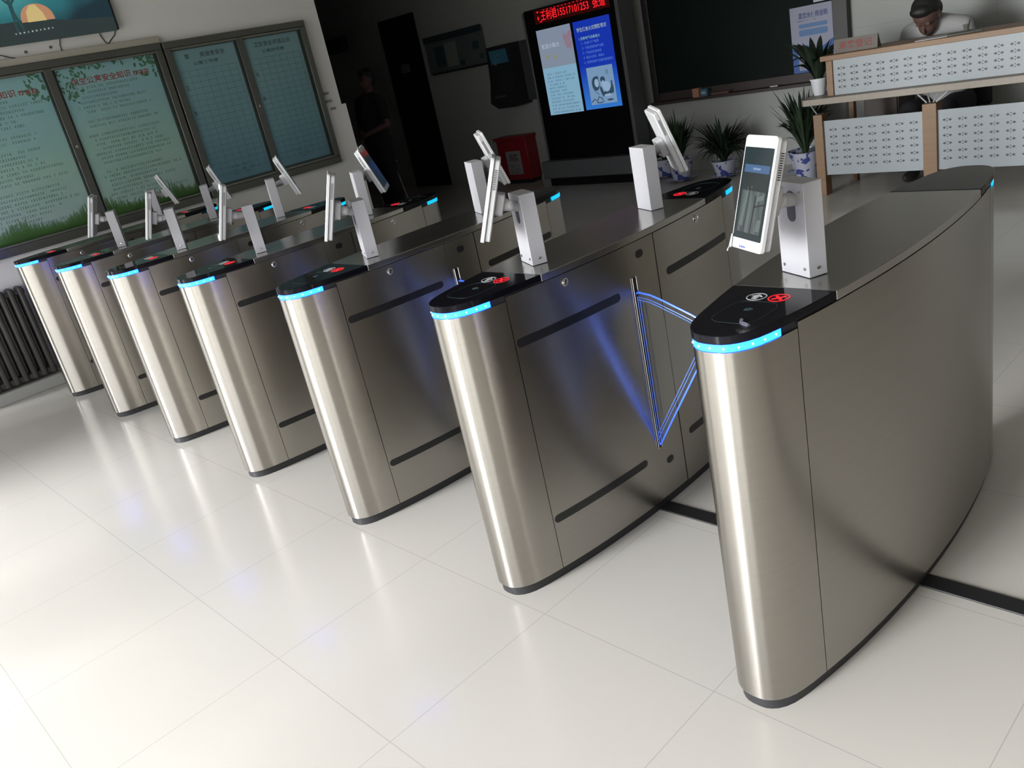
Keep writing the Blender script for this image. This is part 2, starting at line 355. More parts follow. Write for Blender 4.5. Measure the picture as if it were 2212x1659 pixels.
def pill(sx, ya, yb, z, h, proud=0.0007, vertical=False):
    mb = MB(); r = h/2; n = 8; N = 14
    ys = [ya+r+(yb-ya-h)*k/N for k in range(N+1)]
    out = [(y, z+r) for y in ys[::-1]] + [(ya+r-r*math.sin(math.pi*k/n), z+r*math.cos(math.pi*k/n)) for k in range(1,n)] + [(y, z-r) for y in ys] + [(yb-r+r*math.sin(math.pi*k/n), z-r*math.cos(math.pi*k/n)) for k in range(1,n)]
    c = [(sx*(xw(y)+proud), y, zz) for y,zz in out]; bk = [(sx*(xw(y)-0.003), y, zz) for y,zz in out]; m = len(out)
    # strip triangulation: faces between upper and lower runs
    fs = []
    up = list(range(0, N+1)); lft = list(range(N+1, N+n)); lo = list(range(N+n, 2*N+n+1)); rt = list(range(2*N+n+1, m))
    for k in range(N): fs.append((up[k], up[k+1], lo[N-k-1], lo[N-k]))
    fs.append(tuple([up[N]]+lft+[lo[0]])); fs.append(tuple([lo[N]]+rt+[up[0]]))
    if sx < 0: fs = [f[::-1] for f in fs]
    fs = [f for f in fs]; fs += [(i, i+m, (i+1)%m+m, (i+1)%m) for i in range(m)]
    return mb.add(c+bk, fs)
def nose_curve(d, ylim, sgn):  # outline round the nose up to local y = ylim
    P = [p for p in HALF if p[1] <= ylim] + [(xw(ylim), ylim)]
    full = [(-x,y) for x,y in P[::-1]] + P[1:]
    full = inset(full, d, False)
    return full if sgn < 0 else [(-x,-y) for x,y in full]
def disk(cx, cy, r, n=28): return [(cx+r*math.cos(2*math.pi*k/n), cy+r*math.sin(2*math.pi*k/n)) for k in range(n)]
def wing_shape():
    pts = [(.146,.790),(.149,.806),(.162,.813),(.21,.806),(.25,.793),(.281,.781),(.32,.766),(.36,.750),(.40,.732),(.428,.719),(.440,.708),(.440,.694)]
    pts += [(.395,.625),(.31,.49),(.22,.348),(.165,.260),(.152,.244),(.144,.250)]
    return pts[::-1]
def make_turnstile(sides_r=True, sides_l=True):
    g = empty('flap_turnstile', (0, YC, 0))
    MB().prism(inset(FULL, 0.006), 0.03, 0.979).build('cabinet_core', CORE, g)
    MB().prism(inset(FULL, 0.009), 0.0, 0.036).build('kick_base', KICK, g)
    for s in (-1, 1):
        P = nose_curve(0, NOSE_Y, s); Pn = nose_curve(0.005, NOSE_Y, s)
        MB().ring(P, Pn, Z0, Z1, closed=False).build('end_post', STEEL, g)
    for sx, feat in ((1, sides_r), (-1, sides_l)):
        if feat:
            for ya, yb in ((NOSE_Y+.0022, -.0815), (.0815, -NOSE_Y-.0022)): panel(ya, yb, sx, Z0, 0.975).build('side_panel', STEEL, g)
            panel(-.079, .079, sx, Z0, 0.975, off=0.002).build('flap_panel', STEEL, g)
            for ya, yb in ((-.565, -.128), (.128, .565)):
                for z in (.826, .214): pill(sx, ya, yb, z, .028).build('slot', SLOT, g)
            pill(sx, -.022, .016, .931, .026, -0.001).build('sensor_window', SLOT, g); pill(sx, -.022, .016, .165, .026, -0.001).build('sensor_window', SLOT, g)
            # vertical flap slot with bright edges
            m = MB(); m.box(sx*(.1495), sx*(.1545) if sx>0 else sx*(.1545), -.058, -.040, .235, .865) if sx>0 else m.box(-.1545, -.1495, -.058, -.040, .235, .865)
            m.build('flap_slot', SLOT, g)
            e = MB()
            for yy in (-.060, -.040): e.tube([(sx*.1545, yy, .235), (sx*.1545, yy, .865)], .0016, 6)
            e.build('slot_edge', CHROME, g)
            for yy in (-.35, .35):
                T = Matrix.Translation((sx*(xw(yy)+.0005), yy, .949)) @ Matrix.Rotation(sx*math.pi/2, 4, 'Y')
                l = MB().lathe([(.013, 0), (.013, .003), (.010, .005), (.0095, .003), (.006, .003), (.006, .0055), (.002, .006)], 20, T).build('lock', CHROME, g)
            # flap
            W = wing_shape(); W = W if sx > 0 else [(-x,z) for x,z in W][::-1]
            TT = Matrix(((1,0,0,0),(0,0,-1,-.044),(0,1,0,0),(0,0,0,1)))
            wg = MB().prism(W, 0, .010, TT).build('flap', ACR, g, flat=True)
            ed = MB(); pts = [(x, -.049, z) for x,z in W]; ed.tube(pts, .0030, 6, closed=True); ed.build('lit_edge', ACR_EDGE, wg)
            gr = MB()
            for d in (.014, .023):
                I = inset(W, d); gr.tube([(x, -.0545, z) for x,z in I], .0013, 6, closed=True)
            gr.build('lit_groove', ACR_EDGE2, wg)
        else:
            panel(NOSE_Y+.0022, -NOSE_Y-.0022, sx, Z0, 0.975).build('side_panel', STEEL, g)
    # top plate between the two glass caps
    P = [(xw(y), y) for y in [-.434+.868*k/24 for k in range(25)]]; poly = [(x+.001,y) for x,y in P] + [(-x-.001,y) for x,y in P[::-1]]
    MB().prism(poly, .978, 1.0).build('top_plate', STEEL_TOP, g, bevel=.0015)
    for s in (-1, 1):
        C = nose_curve(-0.0015, -.4362, s); C[0] = (C[0][0], -.4362*(-s) if s>0 else -.4362); C[-1] = (C[-1][0], C[0][1])
        cp = MB().prism(C, .981, 1.001).build('glass_cap', GLASSB, g, bevel=.0015)
        T = Matrix.Rotation(math.pi if s > 0 else 0, 4, 'Z')
        z = 1.0013; ic = MB()
        ic.ring(disk(-.026, -.505, .0235), disk(-.026, -.505, .0212), z, z+.0006, T)
        a = [(0,.016),(-.014,.002),(-.0065,.002),(-.0065,-.013),(.0065,-.013),(.0065,.002),(.014,.002)]
        ic.prism([(x-.026, y-.505) for x,y in a], z, z+.0006, T); ic.build('arrow_icon', WHITEI, cp)
        rc = MB(); rc.ring(disk(.028, -.503, .0245), disk(.028, -.503, .0215), z, z+.0006, T)
        for ang in (45, 135):
            R = T @ Matrix.Translation((.028, -.503, 0)) @ Matrix.Rotation(math.radians(ang), 4, 'Z'); rc.box(-.0165, .0165, -.0034, .0034, z, z+.0006, R)
        rc.build('cross_icon', REDL, cp)
        em = MB(); em.ring(rrect(.112, .135, .035, 6, 0, -.60), rrect(.110, .133, .034, 6, 0, -.60), z, z+.0003, T)
        em.tube([(-.010, -.583, z), (-.002, -.577, z), (.008, -.580, z), (.004, -.588, z), (-.008, -.590, z)], .0012, 5, T); em.build('reader_outline', DIMI, cp)
    for s, mt in ((-1, LED), (1, LEDC)):
        A = nose_curve(0.0005, -.622, s); B = nose_curve(.0045, -.622, s)
        st = MB().ring(A, B, .9635, .9805, closed=False).build('light_strip', mt, g)
        if s < 0:
            d = MB(); L = nose_curve(-.0002, -.622, s)
            cum = [0]
            for i in range(1, len(L)): cum.append(cum[-1]+math.hypot(L[i][0]-L[i-1][0], L[i][1]-L[i-1][1]))
            for k in range(11):
                t = cum[-1]*(k+.5)/11; i = max(j for j in range(len(L)) if cum[j] <= t); i = min(i, len(L)-2); u = (t-cum[i])/(cum[i+1]-cum[i])
                d.sphere((L[i][0]+(L[i+1][0]-L[i][0])*u, L[i][1]+(L[i+1][1]-L[i][1])*u, .972), (.0022,.0022,.0028), 8, 6)
            d.build('led', LEDDOT, st)
    return g
S = 0.9101634
CATG = 'turnstile'; GRP = 'flap turnstiles in a row'
proto = make_turnstile()
gates = []
first = make_turnstile(sides_r=False); first.location = (0, YC, 0); gates.append(first)
for i in range(1, 6):
    g = proto if i == 1 else copy_tree(proto); g.location = (-S*i, YC, 0); gates.append(g)
last = make_turnstile(sides_l=False); last.location = (-S*6, YC, 0); gates.append(last)
GL = ['nearest and rightmost brushed steel turnstile with a plain right side',
      'second steel turnstile from the right, whose blue-edged flap reaches to the nearest one',
      'third steel turnstile from the right, between the second and the middle one',
      'middle one of the seven steel turnstiles, fourth from either end',
      'fifth steel turnstile from the right, third from the left end of the row',
      'sixth steel turnstile from the right, next to the farthest one',
      'farthest, leftmost steel turnstile, without a scanner on its front end']
for g, l in zip(gates, GL): tag(g, l, CATG, GRP)
# the nearest turnstile shows no lit icons on its far cap
for c in kids(first):
    if c.name.startswith('glass_cap') and sum(v.co.y for v in c.data.vertices) > 0:
        for k in kids(c): bpy.data.objects.remove(k)
# peeled film only on the nearest cap
cap = [c for c in kids(first) if c.name.startswith('glass_cap')][0]
pf = MB(); pf.tube([(.022,-.648,1.0025),(.03,-.665,1.004),(.043,-.671,1.003),(.056,-.676,1.0025)], [.004,.003,.005,.004], 5); pf.build('peeling_film', FILM, cap)

# ------------------------------------------------------------------ face scanners
PED = (.105, .05, .22)
def slot_poly(): return rrect(.030, .072, .0149, 6)
def make_scanner():
    r = empty('face_scanner', (0,0,0))
    b = MB().box(-.0525, .0525, 0, .05, 0, .22).build('pedestal', WPED, r, bevel=.0015)
    TF = plane_T((.004, -.0004, .165), (1,0,0), (0,0,1))
    MB().prism(slot_poly(), 0, .0006, TF).build('arm_slot', DARKP, b)
    sc = MB()
    for (x, z) in ((-.038, .02), (.038, .02), (.038, .20)):
        sc.lathe([(.0045, 0), (.004, .0015), (.001, .0018)], 10, Matrix.Translation((x, 0, z)) @ Matrix.Rotation(math.pi/2, 4, 'X'))
    for (y, z) in ((.025, .02),): sc.lathe([(.0045, 0), (.004, .0015), (.001, .0018)], 10, Matrix.Translation((.0525, y, z)) @ Matrix.Rotation(math.pi/2, 4, 'Y'))
    sc.build('screw', CHROME, b)
    return r
# the tilting head, facing -Y in its own frame, origin at the middle of its front face
def head_parts():
    P = {}
    FT = Matrix(((1,0,0,0),(0,0,1,0),(0,1,0,0),(0,0,0,1)))      # poly (x,z) extruded along y
    fr = MB(); fr.prism(rrect(.125, .25, .010)[::-1], 0, .012, FT); P['front_bezel'] = fr.build('front_bezel', WBEZ, None, bevel=.002)
    bk = MB(); bk.prism(rrect(.117, .242, .010)[::-1], .012, .030, FT); P['rear_housing'] = bk.build('rear_housing', WPLAS, None, bevel=.004)
    sc = MB(); sc.prism(rrect(.115, .200, .003, 2, 0, -.001)[::-1], -.0006, .0005, FT); P['screen'] = sc.build('screen', SCREEN, None, flat=True)
    bl = MB(); bl.prism(rrect(.060, .066, .008, 4, 0, -.012)[::-1], .030, .056, FT); P['mount_block'] = bl.build('mount_block', WPLAS, None, bevel=.003)
    vt = MB()
    for sx in (-1, 1):
        for k in range(12): vt.box(sx*.0586-.0006, sx*.0586+.0006, .016, .024, .035+k*.005-.0012, .035+k*.005+.0012)
    P['vent'] = vt.build('vent', DARKP, None)
    return P
HEAD = None
def place_scanner(px, py, byaw, hc, yaw, tilt, label, full=False, end='front', roll=0):
    """pedestal front-face centre (px,py), head centre hc"""
    global HEAD, PROTO
    if HEAD is None:
        PROTO = make_scanner(); r = PROTO; HEAD = head_parts(); parts = HEAD
    else:
        r = PROTO.copy(); COL.objects.link(r)
        for k in kids(PROTO):
            if k.name.startswith('pedestal'): copy_tree(k, r)
        parts = {}
        for n, o in HEAD.items(): c = o.copy(); COL.objects.link(c); parts[n] = c
    r.location = (px, py, 1.0012)
    bang = byaw + (math.pi if end == 'rear' else 0)
    for k in kids(r):
        if k.name.startswith('pedestal'): k.rotation_euler = (0, 0, bang)
    ML = Matrix.Translation(Vector(hc)-Vector((px,py,1.0012))) @ Matrix.Rotation(yaw, 4, 'Z') @ Matrix.Rotation(-tilt, 4, 'X') @ Matrix.Rotation(roll, 4, 'Y')
    for n, o in parts.items():
        o.parent = r
        o.location, q, _ = ML.decompose(); o.rotation_euler = q.to_euler()
    for n in ('screen', 'vent'):      # screen sits in the bezel, vent in the housing
        par = parts['front_bezel'] if n == 'screen' else parts['rear_housing']
        parts[n].parent = par; parts[n].location = (0,0,0); parts[n].rotation_euler = (0,0,0)
    a = ML @ Vector((0, .050, -.012)); nb = ML.to_3x3() @ Vector((0, 1, 0))
    b = Matrix.Rotation(bang, 3, 'Z') @ Vector((.004, .012, .178))
    am = MB(); am.tube([a, a+nb*.012, a+nb*.022], [.020, .0195, .016], 16); am.sphere(tuple(a+nb*.022), .0175, 16, 10); am.tube([a+nb*.022, b], [.016, .015], 16); am.build('ball_arm', WPLAS, r)
    tag(r, label, 'face scanner', 'face scanners on the turnstiles')
    return r, parts
D = math.radians
FH = [(-28, 16.3, 0), (-44, 19.6, -1), (-33, 18.1, .8), (-23, 18.6, 0), (-22, 18.6, 1), (-31, 20.5, 2)]   # yaw, tilt, roll
FL = ['large white face scanner facing us with lit screen, on the nearest turnstile',
      'white face scanner seen edge-on, front end of the second turnstile from the right',
      'white face scanner seen edge-on, front end of the third turnstile from the right',
      'white face scanner seen edge-on at the front end of the middle turnstile',
      'white face scanner seen edge-on at the front end of the fifth turnstile from the right',
      'leftmost upright white face scanner, front end of the sixth turnstile']
FOFF = [(0,0,0), (.002,.020,.010), (.005,.019,.004), (.007,.010,-.002), (.003,.020,-.008), (.002,.025,-.003)]
scanners = []
for i in range(6):
    yw, tl, rl = FH[i]; ox, oy, oz = FOFF[i]
    r, parts = place_scanner(-.0165-S*i, .2575, D(-25.3), (-.037-S*i+ox, .143+oy, 1.225+oz), D(yw), D(tl), FL[i], roll=D(rl)); scanners.append((r, parts))
# screen content and details of the nearest scanner
par = scanners[0][1]['screen']
SX = lambda x0, x1, z0, z1: [(x0, z0), (x1, z0), (x1, z1), (x0, z1)]
FT = Matrix(((1,0,0,0),(0,0,1,0),(0,1,0,0),(0,0,0,1)))
def scr(name, polys, m, off=.0010):
    mb = MB()
    for q in polys: mb.prism(q[::-1], -off-.0002, -off+.0002, FT)
    return mb.build(name, m, par, flat=True)
_nt = SCRM.node_tree; _b = _nt.nodes['Principled BSDF']; _tc2 = _nt.nodes.new('ShaderNodeTexCoord'); _mp = _nt.nodes.new('ShaderNodeMapping'); _mp.inputs['Scale'].default_value = (75, 1, 9); _no = _nt.nodes.new('ShaderNodeTexNoise'); _no.inputs['Scale'].default_value = 1.0
_rm = _nt.nodes.new('ShaderNodeValToRGB'); _rm.color_ramp.elements[0].position = .35; _rm.color_ramp.elements[0].color = (.022, .036, .038, 1); _rm.color_ramp.elements[1].position = .7; _rm.color_ramp.elements[1].color = (.10, .135, .13, 1)
_nt.links.new(_tc2.outputs['Object'], _mp.inputs[0]); _nt.links.new(_mp.outputs[0], _no.inputs['Vector']); _nt.links.new(_no.outputs['Fac'], _rm.inputs[0]); _nt.links.new(_rm.outputs[0], _b.inputs['Emission Color'])
scr('screen_image', [SX(-.047, .052, -.088, .062)], SCRD, .0008)
scr('screen_room_view', [SX(-.044, .048, -.086, .006)], SCRM, .0009)
scr('screen_header', [SX(-.047, .052, .045, .062)], SCRB)
scr('screen_light_shape', [[(-.038,-.070),(-.026,-.074),(-.018,.010),(-.024,.014)], SX(-.009, -.006, -.086, .016), [(.018,-.006),(.046,.002),(.046,-.010),(.018,-.016)], [(.030,-.080),(.045,-.078),(.046,-.052),(.032,-.055)]], SCRL)
scr('screen_dark_shape', [[(.006,-.088),(.011,-.088),(.016,-.004),(.011,-.003)], [(.012,-.026),(.048,-.018),(.048,-.022),(.012,-.030)], [(-.019,-.088),(-.0165,-.088),(-.012,.012),(-.015,.012)], SX(-.047,.052,.006,.012)], SCRD)
tm = text_mb('识别中', .030, .006, Matrix(((1,0,0,.003),(0,0,-1,-.0014),(0,1,0,.0535),(0,0,0,1)))); tm = MB()
for k in range(6): tm.box(-.012+k*.005, -.0085+k*.005, -.0015, -.0013, .051, .0555)
tm.build('header_mark', SCRT, par, flat=True)
bz = scanners[0][1]['front_bezel']
st = MB(); st.box(-.027, .004, -.0006, 0, -.1235, -.1135).build('maker_sticker', mat('sticker', (.75, .77, .85), .5), bz)
lg = MB(); lg.sphere((-.022, -.0008, -.1185), (.0022, .0003, .0035), 10, 6)
for k in range(5): lg.box(-.0175+k*.0038, -.0150+k*.0038, -.0011, -.0006, -.1205, -.1165)
lg.build('sticker_logo', mat('logo_blue', (.02, .04, .4), .5), bz)
fl = MB(); fl.prism([(-.064,-.125),(-.054,-.126),(-.0555,-.096),(-.0600,-.095)][::-1], -.0035, -.0025, FT); fl.tube([(-.060,-.003,-.122),(-.056,-.010,-.130),(-.053,-.012,-.134)], .0015, 6); fl.build('film_tab', mat('clear_film_tab', (.55,.56,.56), .25), bz)
# scanners at the far ends
BL = ['white face scanner seen from behind, far end of second turnstile from the right',
      'tilted white face scanner on the far end of the third turnstile from the right',
      'white face scanner with red sticker on top, at the far end of the middle turnstile',
      'white face scanner before the blue forms, far end of the fifth turnstile',
      'white face scanner below the dark board post, far end of the sixth turnstile',
      'small white face scanner before the green poster grass, far end of the leftmost turnstile']
FB = [(140.6, 19.3, -5.7, 0, 0, 0), (145, 18.5, -2.6, -.008, -.020, -.006), (130.7, 18.9, -7.7, -.017, -.024, -.009), (150, 19.1, -2.5, .001, -.015, -.002), (152, 18, -2, -.006, -.015, -.006), (155, 20, 2, -.006, -.011, -.022)]
for i in range(6):
    gx = -S*(i+1); yw, tl, rl, ox, oy, oz = FB[i]
    r, parts = place_scanner(gx-.010, .934, D(-25.3), (gx+.002+ox, 1.048+oy, 1.22+oz), D(yw), D(tl), BL[i], end='rear', roll=D(rl)); scanners.append((r, parts))

_bz = scanners[8][1]['front_bezel']
MB().prism([(-.060,.096),(-.044,.102),(-.040,.118),(-.052,.121),(-.061,.116)][::-1][::-1], .0008, .0014, Matrix(((1,0,0,0),(0,0,-1,0),(0,1,0,0),(0,0,0,1)))).build('red_sticker', mat('sticker_red', (.45, .03, .03), .4), _bz)
MB().box(-.058, -.034, -.0035, -.0025, .112, .140).build('film_tab', MATS['clear_film_tab'], _bz)

# ------------------------------------------------------------------ left wall: notice boards and posters
def board(name, ya, yb, mull, label):
    b = empty(name, (LEFT_X+.0, (ya+yb)/2, 1.0), label=label, cat='notice board')
    x = LEFT_X+.0125
    fr = MB(); fr.box(x, x+.06, ya, yb, 2.185, 2.235).box(x, x+.06, ya, yb, .985, 1.045).box(x, x+.06, ya, ya+.055, 1.045, 2.185).box(x, x+.06, yb-.055, yb, 1.045, 2.185)
    fr.build('frame', FRAMEB, b, bevel=.004, rel=True)
    MB().box(x, x+.008, ya+.05, yb-.05, 1.04, 2.19).build('backing', mat('board_backing', (.10, .115, .11), .7), b, rel=True)
    MB().box(x+.012, x+.05, mull-.03, mull+.03, 1.045, 2.185).build('mullion', FRAMEB, b, bevel=.003, rel=True)
    for (a, c) in ((ya+.055, mull-.03), (mull+.03, yb-.055)):
        boxes('sash_rail', FRAMEL, b, [(x+.03, x+.05, a, c, 2.165, 2.183), (x+.03, x+.05, a, c, 1.047, 1.063)], .002)
    lk = MB().lathe([(.011,0),(.011,.006),(.004,.008)], 12, Matrix.Translation((x+.05, mull, 1.62)) @ Matrix.Rotation(math.pi/2, 4, 'Y')); lk.build('lock', CHROME, b, rel=True)
    boxes('glass_pane', PANEG, b, [(x+.036, x+.040, ya+.055, mull-.03, 1.06, 2.17), (x+.036, x+.040, mull+.03, yb-.055, 1.06, 2.17)])
    return b
FRAMEB = mat('board_frame', (.145, .15, .135), .38, 0.7); FRAMEL = mat('board_rail', (.26, .265, .24), .35, .8)
def paneglass():
    m = ACR.copy(); m.name = 'board_glass'; 
    for n in m.node_tree.nodes:
        if n.type == 'BSDF_TRANSPARENT': n.inputs[0].default_value = (.96, .985, .98, 1)
        if n.name == 'fres': n.inputs[0].default_value = 1.12
        if n.type == 'BSDF_GLOSSY': n.inputs['Roughness'].default_value = .12
    return m
PANEG = paneglass()
bl = board('notice_board', -.20, 1.585, .70, 'left glazed notice board on the left wall holding two green safety posters')
br = board('notice_board', 1.60, 2.925, 2.27, 'right glazed notice board on the left wall holding two blue ruled forms')
tp = MB().box(LEFT_X, LEFT_X+.05, -.2, 1.60, 2.237, 2.285); tag(tp.build('trim_board_ledge', mat('ledge_beige', (.42, .40, .34), .6), bevel=.003), kind='structure')
def poster_mat(name, c0, c1, c2, zlo, zhi):
    m = mat(name, c0, .7); nt = m.node_tree; b = nt.nodes['Principled BSDF']
    g = nt.nodes.new('ShaderNodeNewGeometry'); s = nt.nodes.new('ShaderNodeSeparateXYZ'); nt.links.new(g.outputs['Position'], s.inputs[0])
    mr = nt.nodes.new('ShaderNodeMapRange'); mr.inputs[1].default_value = zlo; mr.inputs[2].default_value = zhi; nt.links.new(s.outputs[2], mr.inputs[0])
    n = nt.nodes.new('ShaderNodeTexNoise'); n.inputs['Scale'].default_value = 2.2; nt.links.new(g.outputs['Position'], n.inputs['Vector'])
    a = nt.nodes.new('ShaderNodeMath'); a.operation = 'MULTIPLY_ADD'; nt.links.new(n.outputs['Fac'], a.inputs[0]); a.inputs[1].default_value = .5; nt.links.new(mr.outputs[0], a.inputs[2])
    r = nt.nodes.new('ShaderNodeValToRGB'); r.color_ramp.elements[0].position = .2; r.color_ramp.elements[0].color = (*c0, 1); r.color_ramp.elements[1].position = 1.2 if False else 1.0; r.color_ramp.elements[1].color = (*c2, 1)
    e = r.color_ramp.elements.new(.6); e.color = (*c1, 1)
    nt.links.new(a.outputs[0], r.inputs[0]); nt.links.new(r.outputs[0], b.inputs['Base Color']); return m
PGREEN = poster_mat('poster_green', (.58, .66, .66), (.44, .66, .58), (.36, .60, .64), 1.05, 2.2)
PBLUE = poster_mat('form_blue', (.18, .34, .43), (.24, .42, .49), (.30, .48, .52), 1.05, 2.2)
GRASS = mat('printed_grass', (.09, .20, .05), .7); LEAFP = mat('printed_leaves', (.10, .24, .14), .7)
def green_poster(y0, y1, label, seed):
    p = empty('safety_poster', (LEFT_X+.024, (y0+y1)/2, 1.06), label=label, cat='poster', group='green safety posters')
    w = y1-y0; z0, z1 = 1.062, 2.168; T = WL(y0, z0, .026); rnd = random.Random(seed)
    MB().box(LEFT_X+.0215, LEFT_X+.025, y0, y1, z0, z1).build('sheet', PGREEN, p, rel=True)
    h = z1-z0
    gm = MB(); yy = 0
    while yy < w:
        d = .05+.09*(0.2+abs(math.sin(yy*6.3+seed))*.9)*(.5 if .35*w < yy < .6*w else 1)
        gm.prism([(yy, 0), (min(w, yy+.016), 0), (min(w, yy+.010), d*rnd.uniform(.7, 1.25)), (yy+.004, d*rnd.uniform(.6, 1.0))], 0, .0004, T); yy += .011
    gm.build('printed_grass', GRASS, p, rel=True, flat=True)
    lm = MB()
    for (cx, cz, rx, rz, n) in ((.06*w, .95*h, .16, .10, 46), (.10*w, .86*h, .07, .12, 20), (.93*w, .93*h, .12, .12, 40), (.45*w, .985*h, .25, .02, 14)):
        for _ in range(n):
            a = rnd.uniform(0, 2*math.pi); q = math.sqrt(rnd.random()); x = cx+rx*q*math.cos(a); z = cz+rz*q*math.sin(a); r = rnd.uniform(.010, .022); an = rnd.uniform(0, 3.1)
            pts = [(min(w, max(0, x+r*math.cos(t)*math.cos(an)-.5*r*math.sin(t)*math.sin(an))), min(h, max(0, z+r*math.cos(t)*math.sin(an)+.5*r*math.sin(t)*math.cos(an)))) for t in [2*math.pi*k/8 for k in range(8)]]
            lm.prism(pts, 0, .0003+.00001*_, T)
    lm.build('printed_leaves', LEAFP, p, rel=True, flat=True)
    t = text_mb('学生公寓安全知识', .455, .052, WL(y0+.315, 2.062, .0267), bold=.012); o = t.build('title', REDINK, p, rel=True, flat=True)
    t = text_mb('防盗篇', .125, .036, WL(y0+.625, 2.055, .0267), bold=.012); t.build('subtitle', REDINK, p, rel=True, flat=True)
    ys = [h-.155-.0345*i for i in range(26)]
    ys = [y for i, y in enumerate(ys) if i not in (6, 9, 17)]
    glyph_rows(WL(y0, z0, .0265), .07, w-.06, ys, .017, seed, indent=lambda i: .03 if i % 4 else 0).build('text_lines', mat('poster_text', (.22, .33, .29), .8), p, rel=True, flat=True)
    return p
green_poster(-.10, .66, 'left green safety poster, cut by the photo edge, in the left notice board', 3)
green_poster(.755, 1.515, 'right green safety poster with full red title, beside the dark double post of the boards', 5)
def blue_form(y0, y1, title, sub, label, seed, side):
    p = empty('ruled_form', (LEFT_X+.024, (y0+y1)/2, 1.07), label=label, cat='form', group='blue ruled forms')
    z0, z1 = 1.08, 2.16; T = WL(y0, z0, .0255); w = y1-y0; h = z1-z0
    MB().box(LEFT_X+.0215, LEFT_X+.025, y0, y1, z0, z1).build('sheet', PBLUE, p, rel=True)
    ln = MB()
    for i in range(19):
        z = h-.165-.047*i; ln.prism([(.03, z), (w-.02, z), (w-.02, z+.0018), (.03, z+.0018)], 0, .0004, T)
    for i in range(7):
        x = .10+i*(w-.13)/6; ln.prism([(x, .05), (x+.0016, .05), (x+.0016, h-.165), (x, h-.165)], 0, .0004, T)
    ln.build('ruled_lines', mat('form_line', (.07, .13, .16), .8), p, rel=True, flat=True)
    IK = mat('form_title', (.06, .08, .09), .8)
    m = text_mb(title, min(w-.12, .36), .040, WL(y0+w*.5, z1-.055, .0261), bold=.008); m.build('title', IK, p, rel=True, flat=True)
    m = text_mb(sub, .22, .028, WL(y0+w*.48, z1-.115, .0261), bold=.006); m.build('subtitle', IK, p, rel=True, flat=True)
    sd = MB()
    for i, ch in enumerate(side): mm = text_mb(ch, .03, .034, WL(y0+.045, z1-.29-.20*i, .0261), bold=.01); sd.add(mm.v, mm.f)
    sd.build('side_mark', IK, p, rel=True, flat=True)
    glyph_rows(WL(y0, z0, .0262), .2, w-.1, [.05, .08, .11], .012, seed, gap=.5).build('text_lines', IK, p, rel=True, flat=True)
blue_form(1.665, 2.225, '第　　周宿舍安全', '公寓三号楼', 'left pale blue ruled form in the right notice board, next to the dark double post', 8, '卫生')
blue_form(2.315, 2.855, '卫生安全评选公示', '公寓四号楼', 'right pale blue ruled form, nearest the hallway opening', 9, '优良')
# small notices on the wall edge right of the boards
for k, (y, z) in enumerate(((2.985, 1.60), (3.00, 1.53), (3.02, 1.46))):
    o = MB().box(LEFT_X+.0125 if z < 1.47 else LEFT_X, LEFT_X+.016, y-.03, y+.03, z-.012, z+.012).build('wall_label', mat('grey_label', (.30, .31, .30), .7)); tag(o, ['top', 'middle', 'bottom'][k]+' one of three tiny grey strips right of the notice boards', 'label', 'grey strips beside the boards')
# television with teal picture
tv = empty('television', (LEFT_X+.05, .675, 2.37), label='wall-mounted television showing a lit tent under a teal night sky', cat='television')
MB().box(LEFT_X+.02, LEFT_X+.07, .06, 1.315, 2.372, 3.10).build('casing', mat('tv_black', (.012, .014, .016), .35), tv, bevel=.003, rel=True)
TVX = LEFT_X+.0712
def tvpic():
    m = bpy.data.materials.new('tv_picture'); m.use_nodes = True; nt = m.node_tree; b = nt.nodes['Principled BSDF']; b.inputs['Base Color'].default_value = (.01, .01, .01, 1); b.inputs['Roughness'].default_value = .25
    g = nt.nodes.new('ShaderNodeNewGeometry'); s = nt.nodes.new('ShaderNodeSeparateXYZ'); nt.links.new(g.outputs['Position'], s.inputs[0])
    sub = nt.nodes.new('ShaderNodeVectorMath'); sub.operation = 'SUBTRACT'; sub.inputs[1].default_value = (TVX, .55, 2.72); nt.links.new(g.outputs['Position'], sub.inputs[0])
    mul = nt.nodes.new('ShaderNodeVectorMath'); mul.operation = 'MULTIPLY'; mul.inputs[1].default_value = (0, 1.1, 2.7); nt.links.new(sub.outputs[0], mul.inputs[0])
    ln = nt.nodes.new('ShaderNodeVectorMath'); ln.operation = 'LENGTH'; nt.links.new(mul.outputs[0], ln.inputs[0])
    n = nt.nodes.new('ShaderNodeTexNoise'); n.inputs['Scale'].default_value = 5; nt.links.new(g.outputs['Position'], n.inputs['Vector'])
    a = nt.nodes.new('ShaderNodeMath'); a.operation = 'MULTIPLY_ADD'; nt.links.new(n.outputs['Fac'], a.inputs[0]); a.inputs[1].default_value = .35; nt.links.new(ln.outputs['Value'], a.inputs[2])
    r = nt.nodes.new('ShaderNodeValToRGB'); E = r.color_ramp.elements; E[0].position = .25; E[0].color = (.10, .42, .42, 1); E[1].position = 1.0; E[1].color = (.012, .035, .05, 1)
    e = E.new(.62); e.color = (.03, .20, .23, 1)
    nt.links.new(a.outputs[0], r.inputs[0]); nt.links.new(r.outputs[0], b.inputs['Emission Color']); b.inputs['Emission Strength'].default_value = .75
    return m
scn = MB().box(TVX-.002, TVX, .075, 1.300, 2.385, 3.085).build('screen', tvpic(), tv, rel=True, flat=True)
TT = lambda y, z, o=0.0: plane_T((TVX+.0006+o, y, z), (0,1,0), (0,0,1))
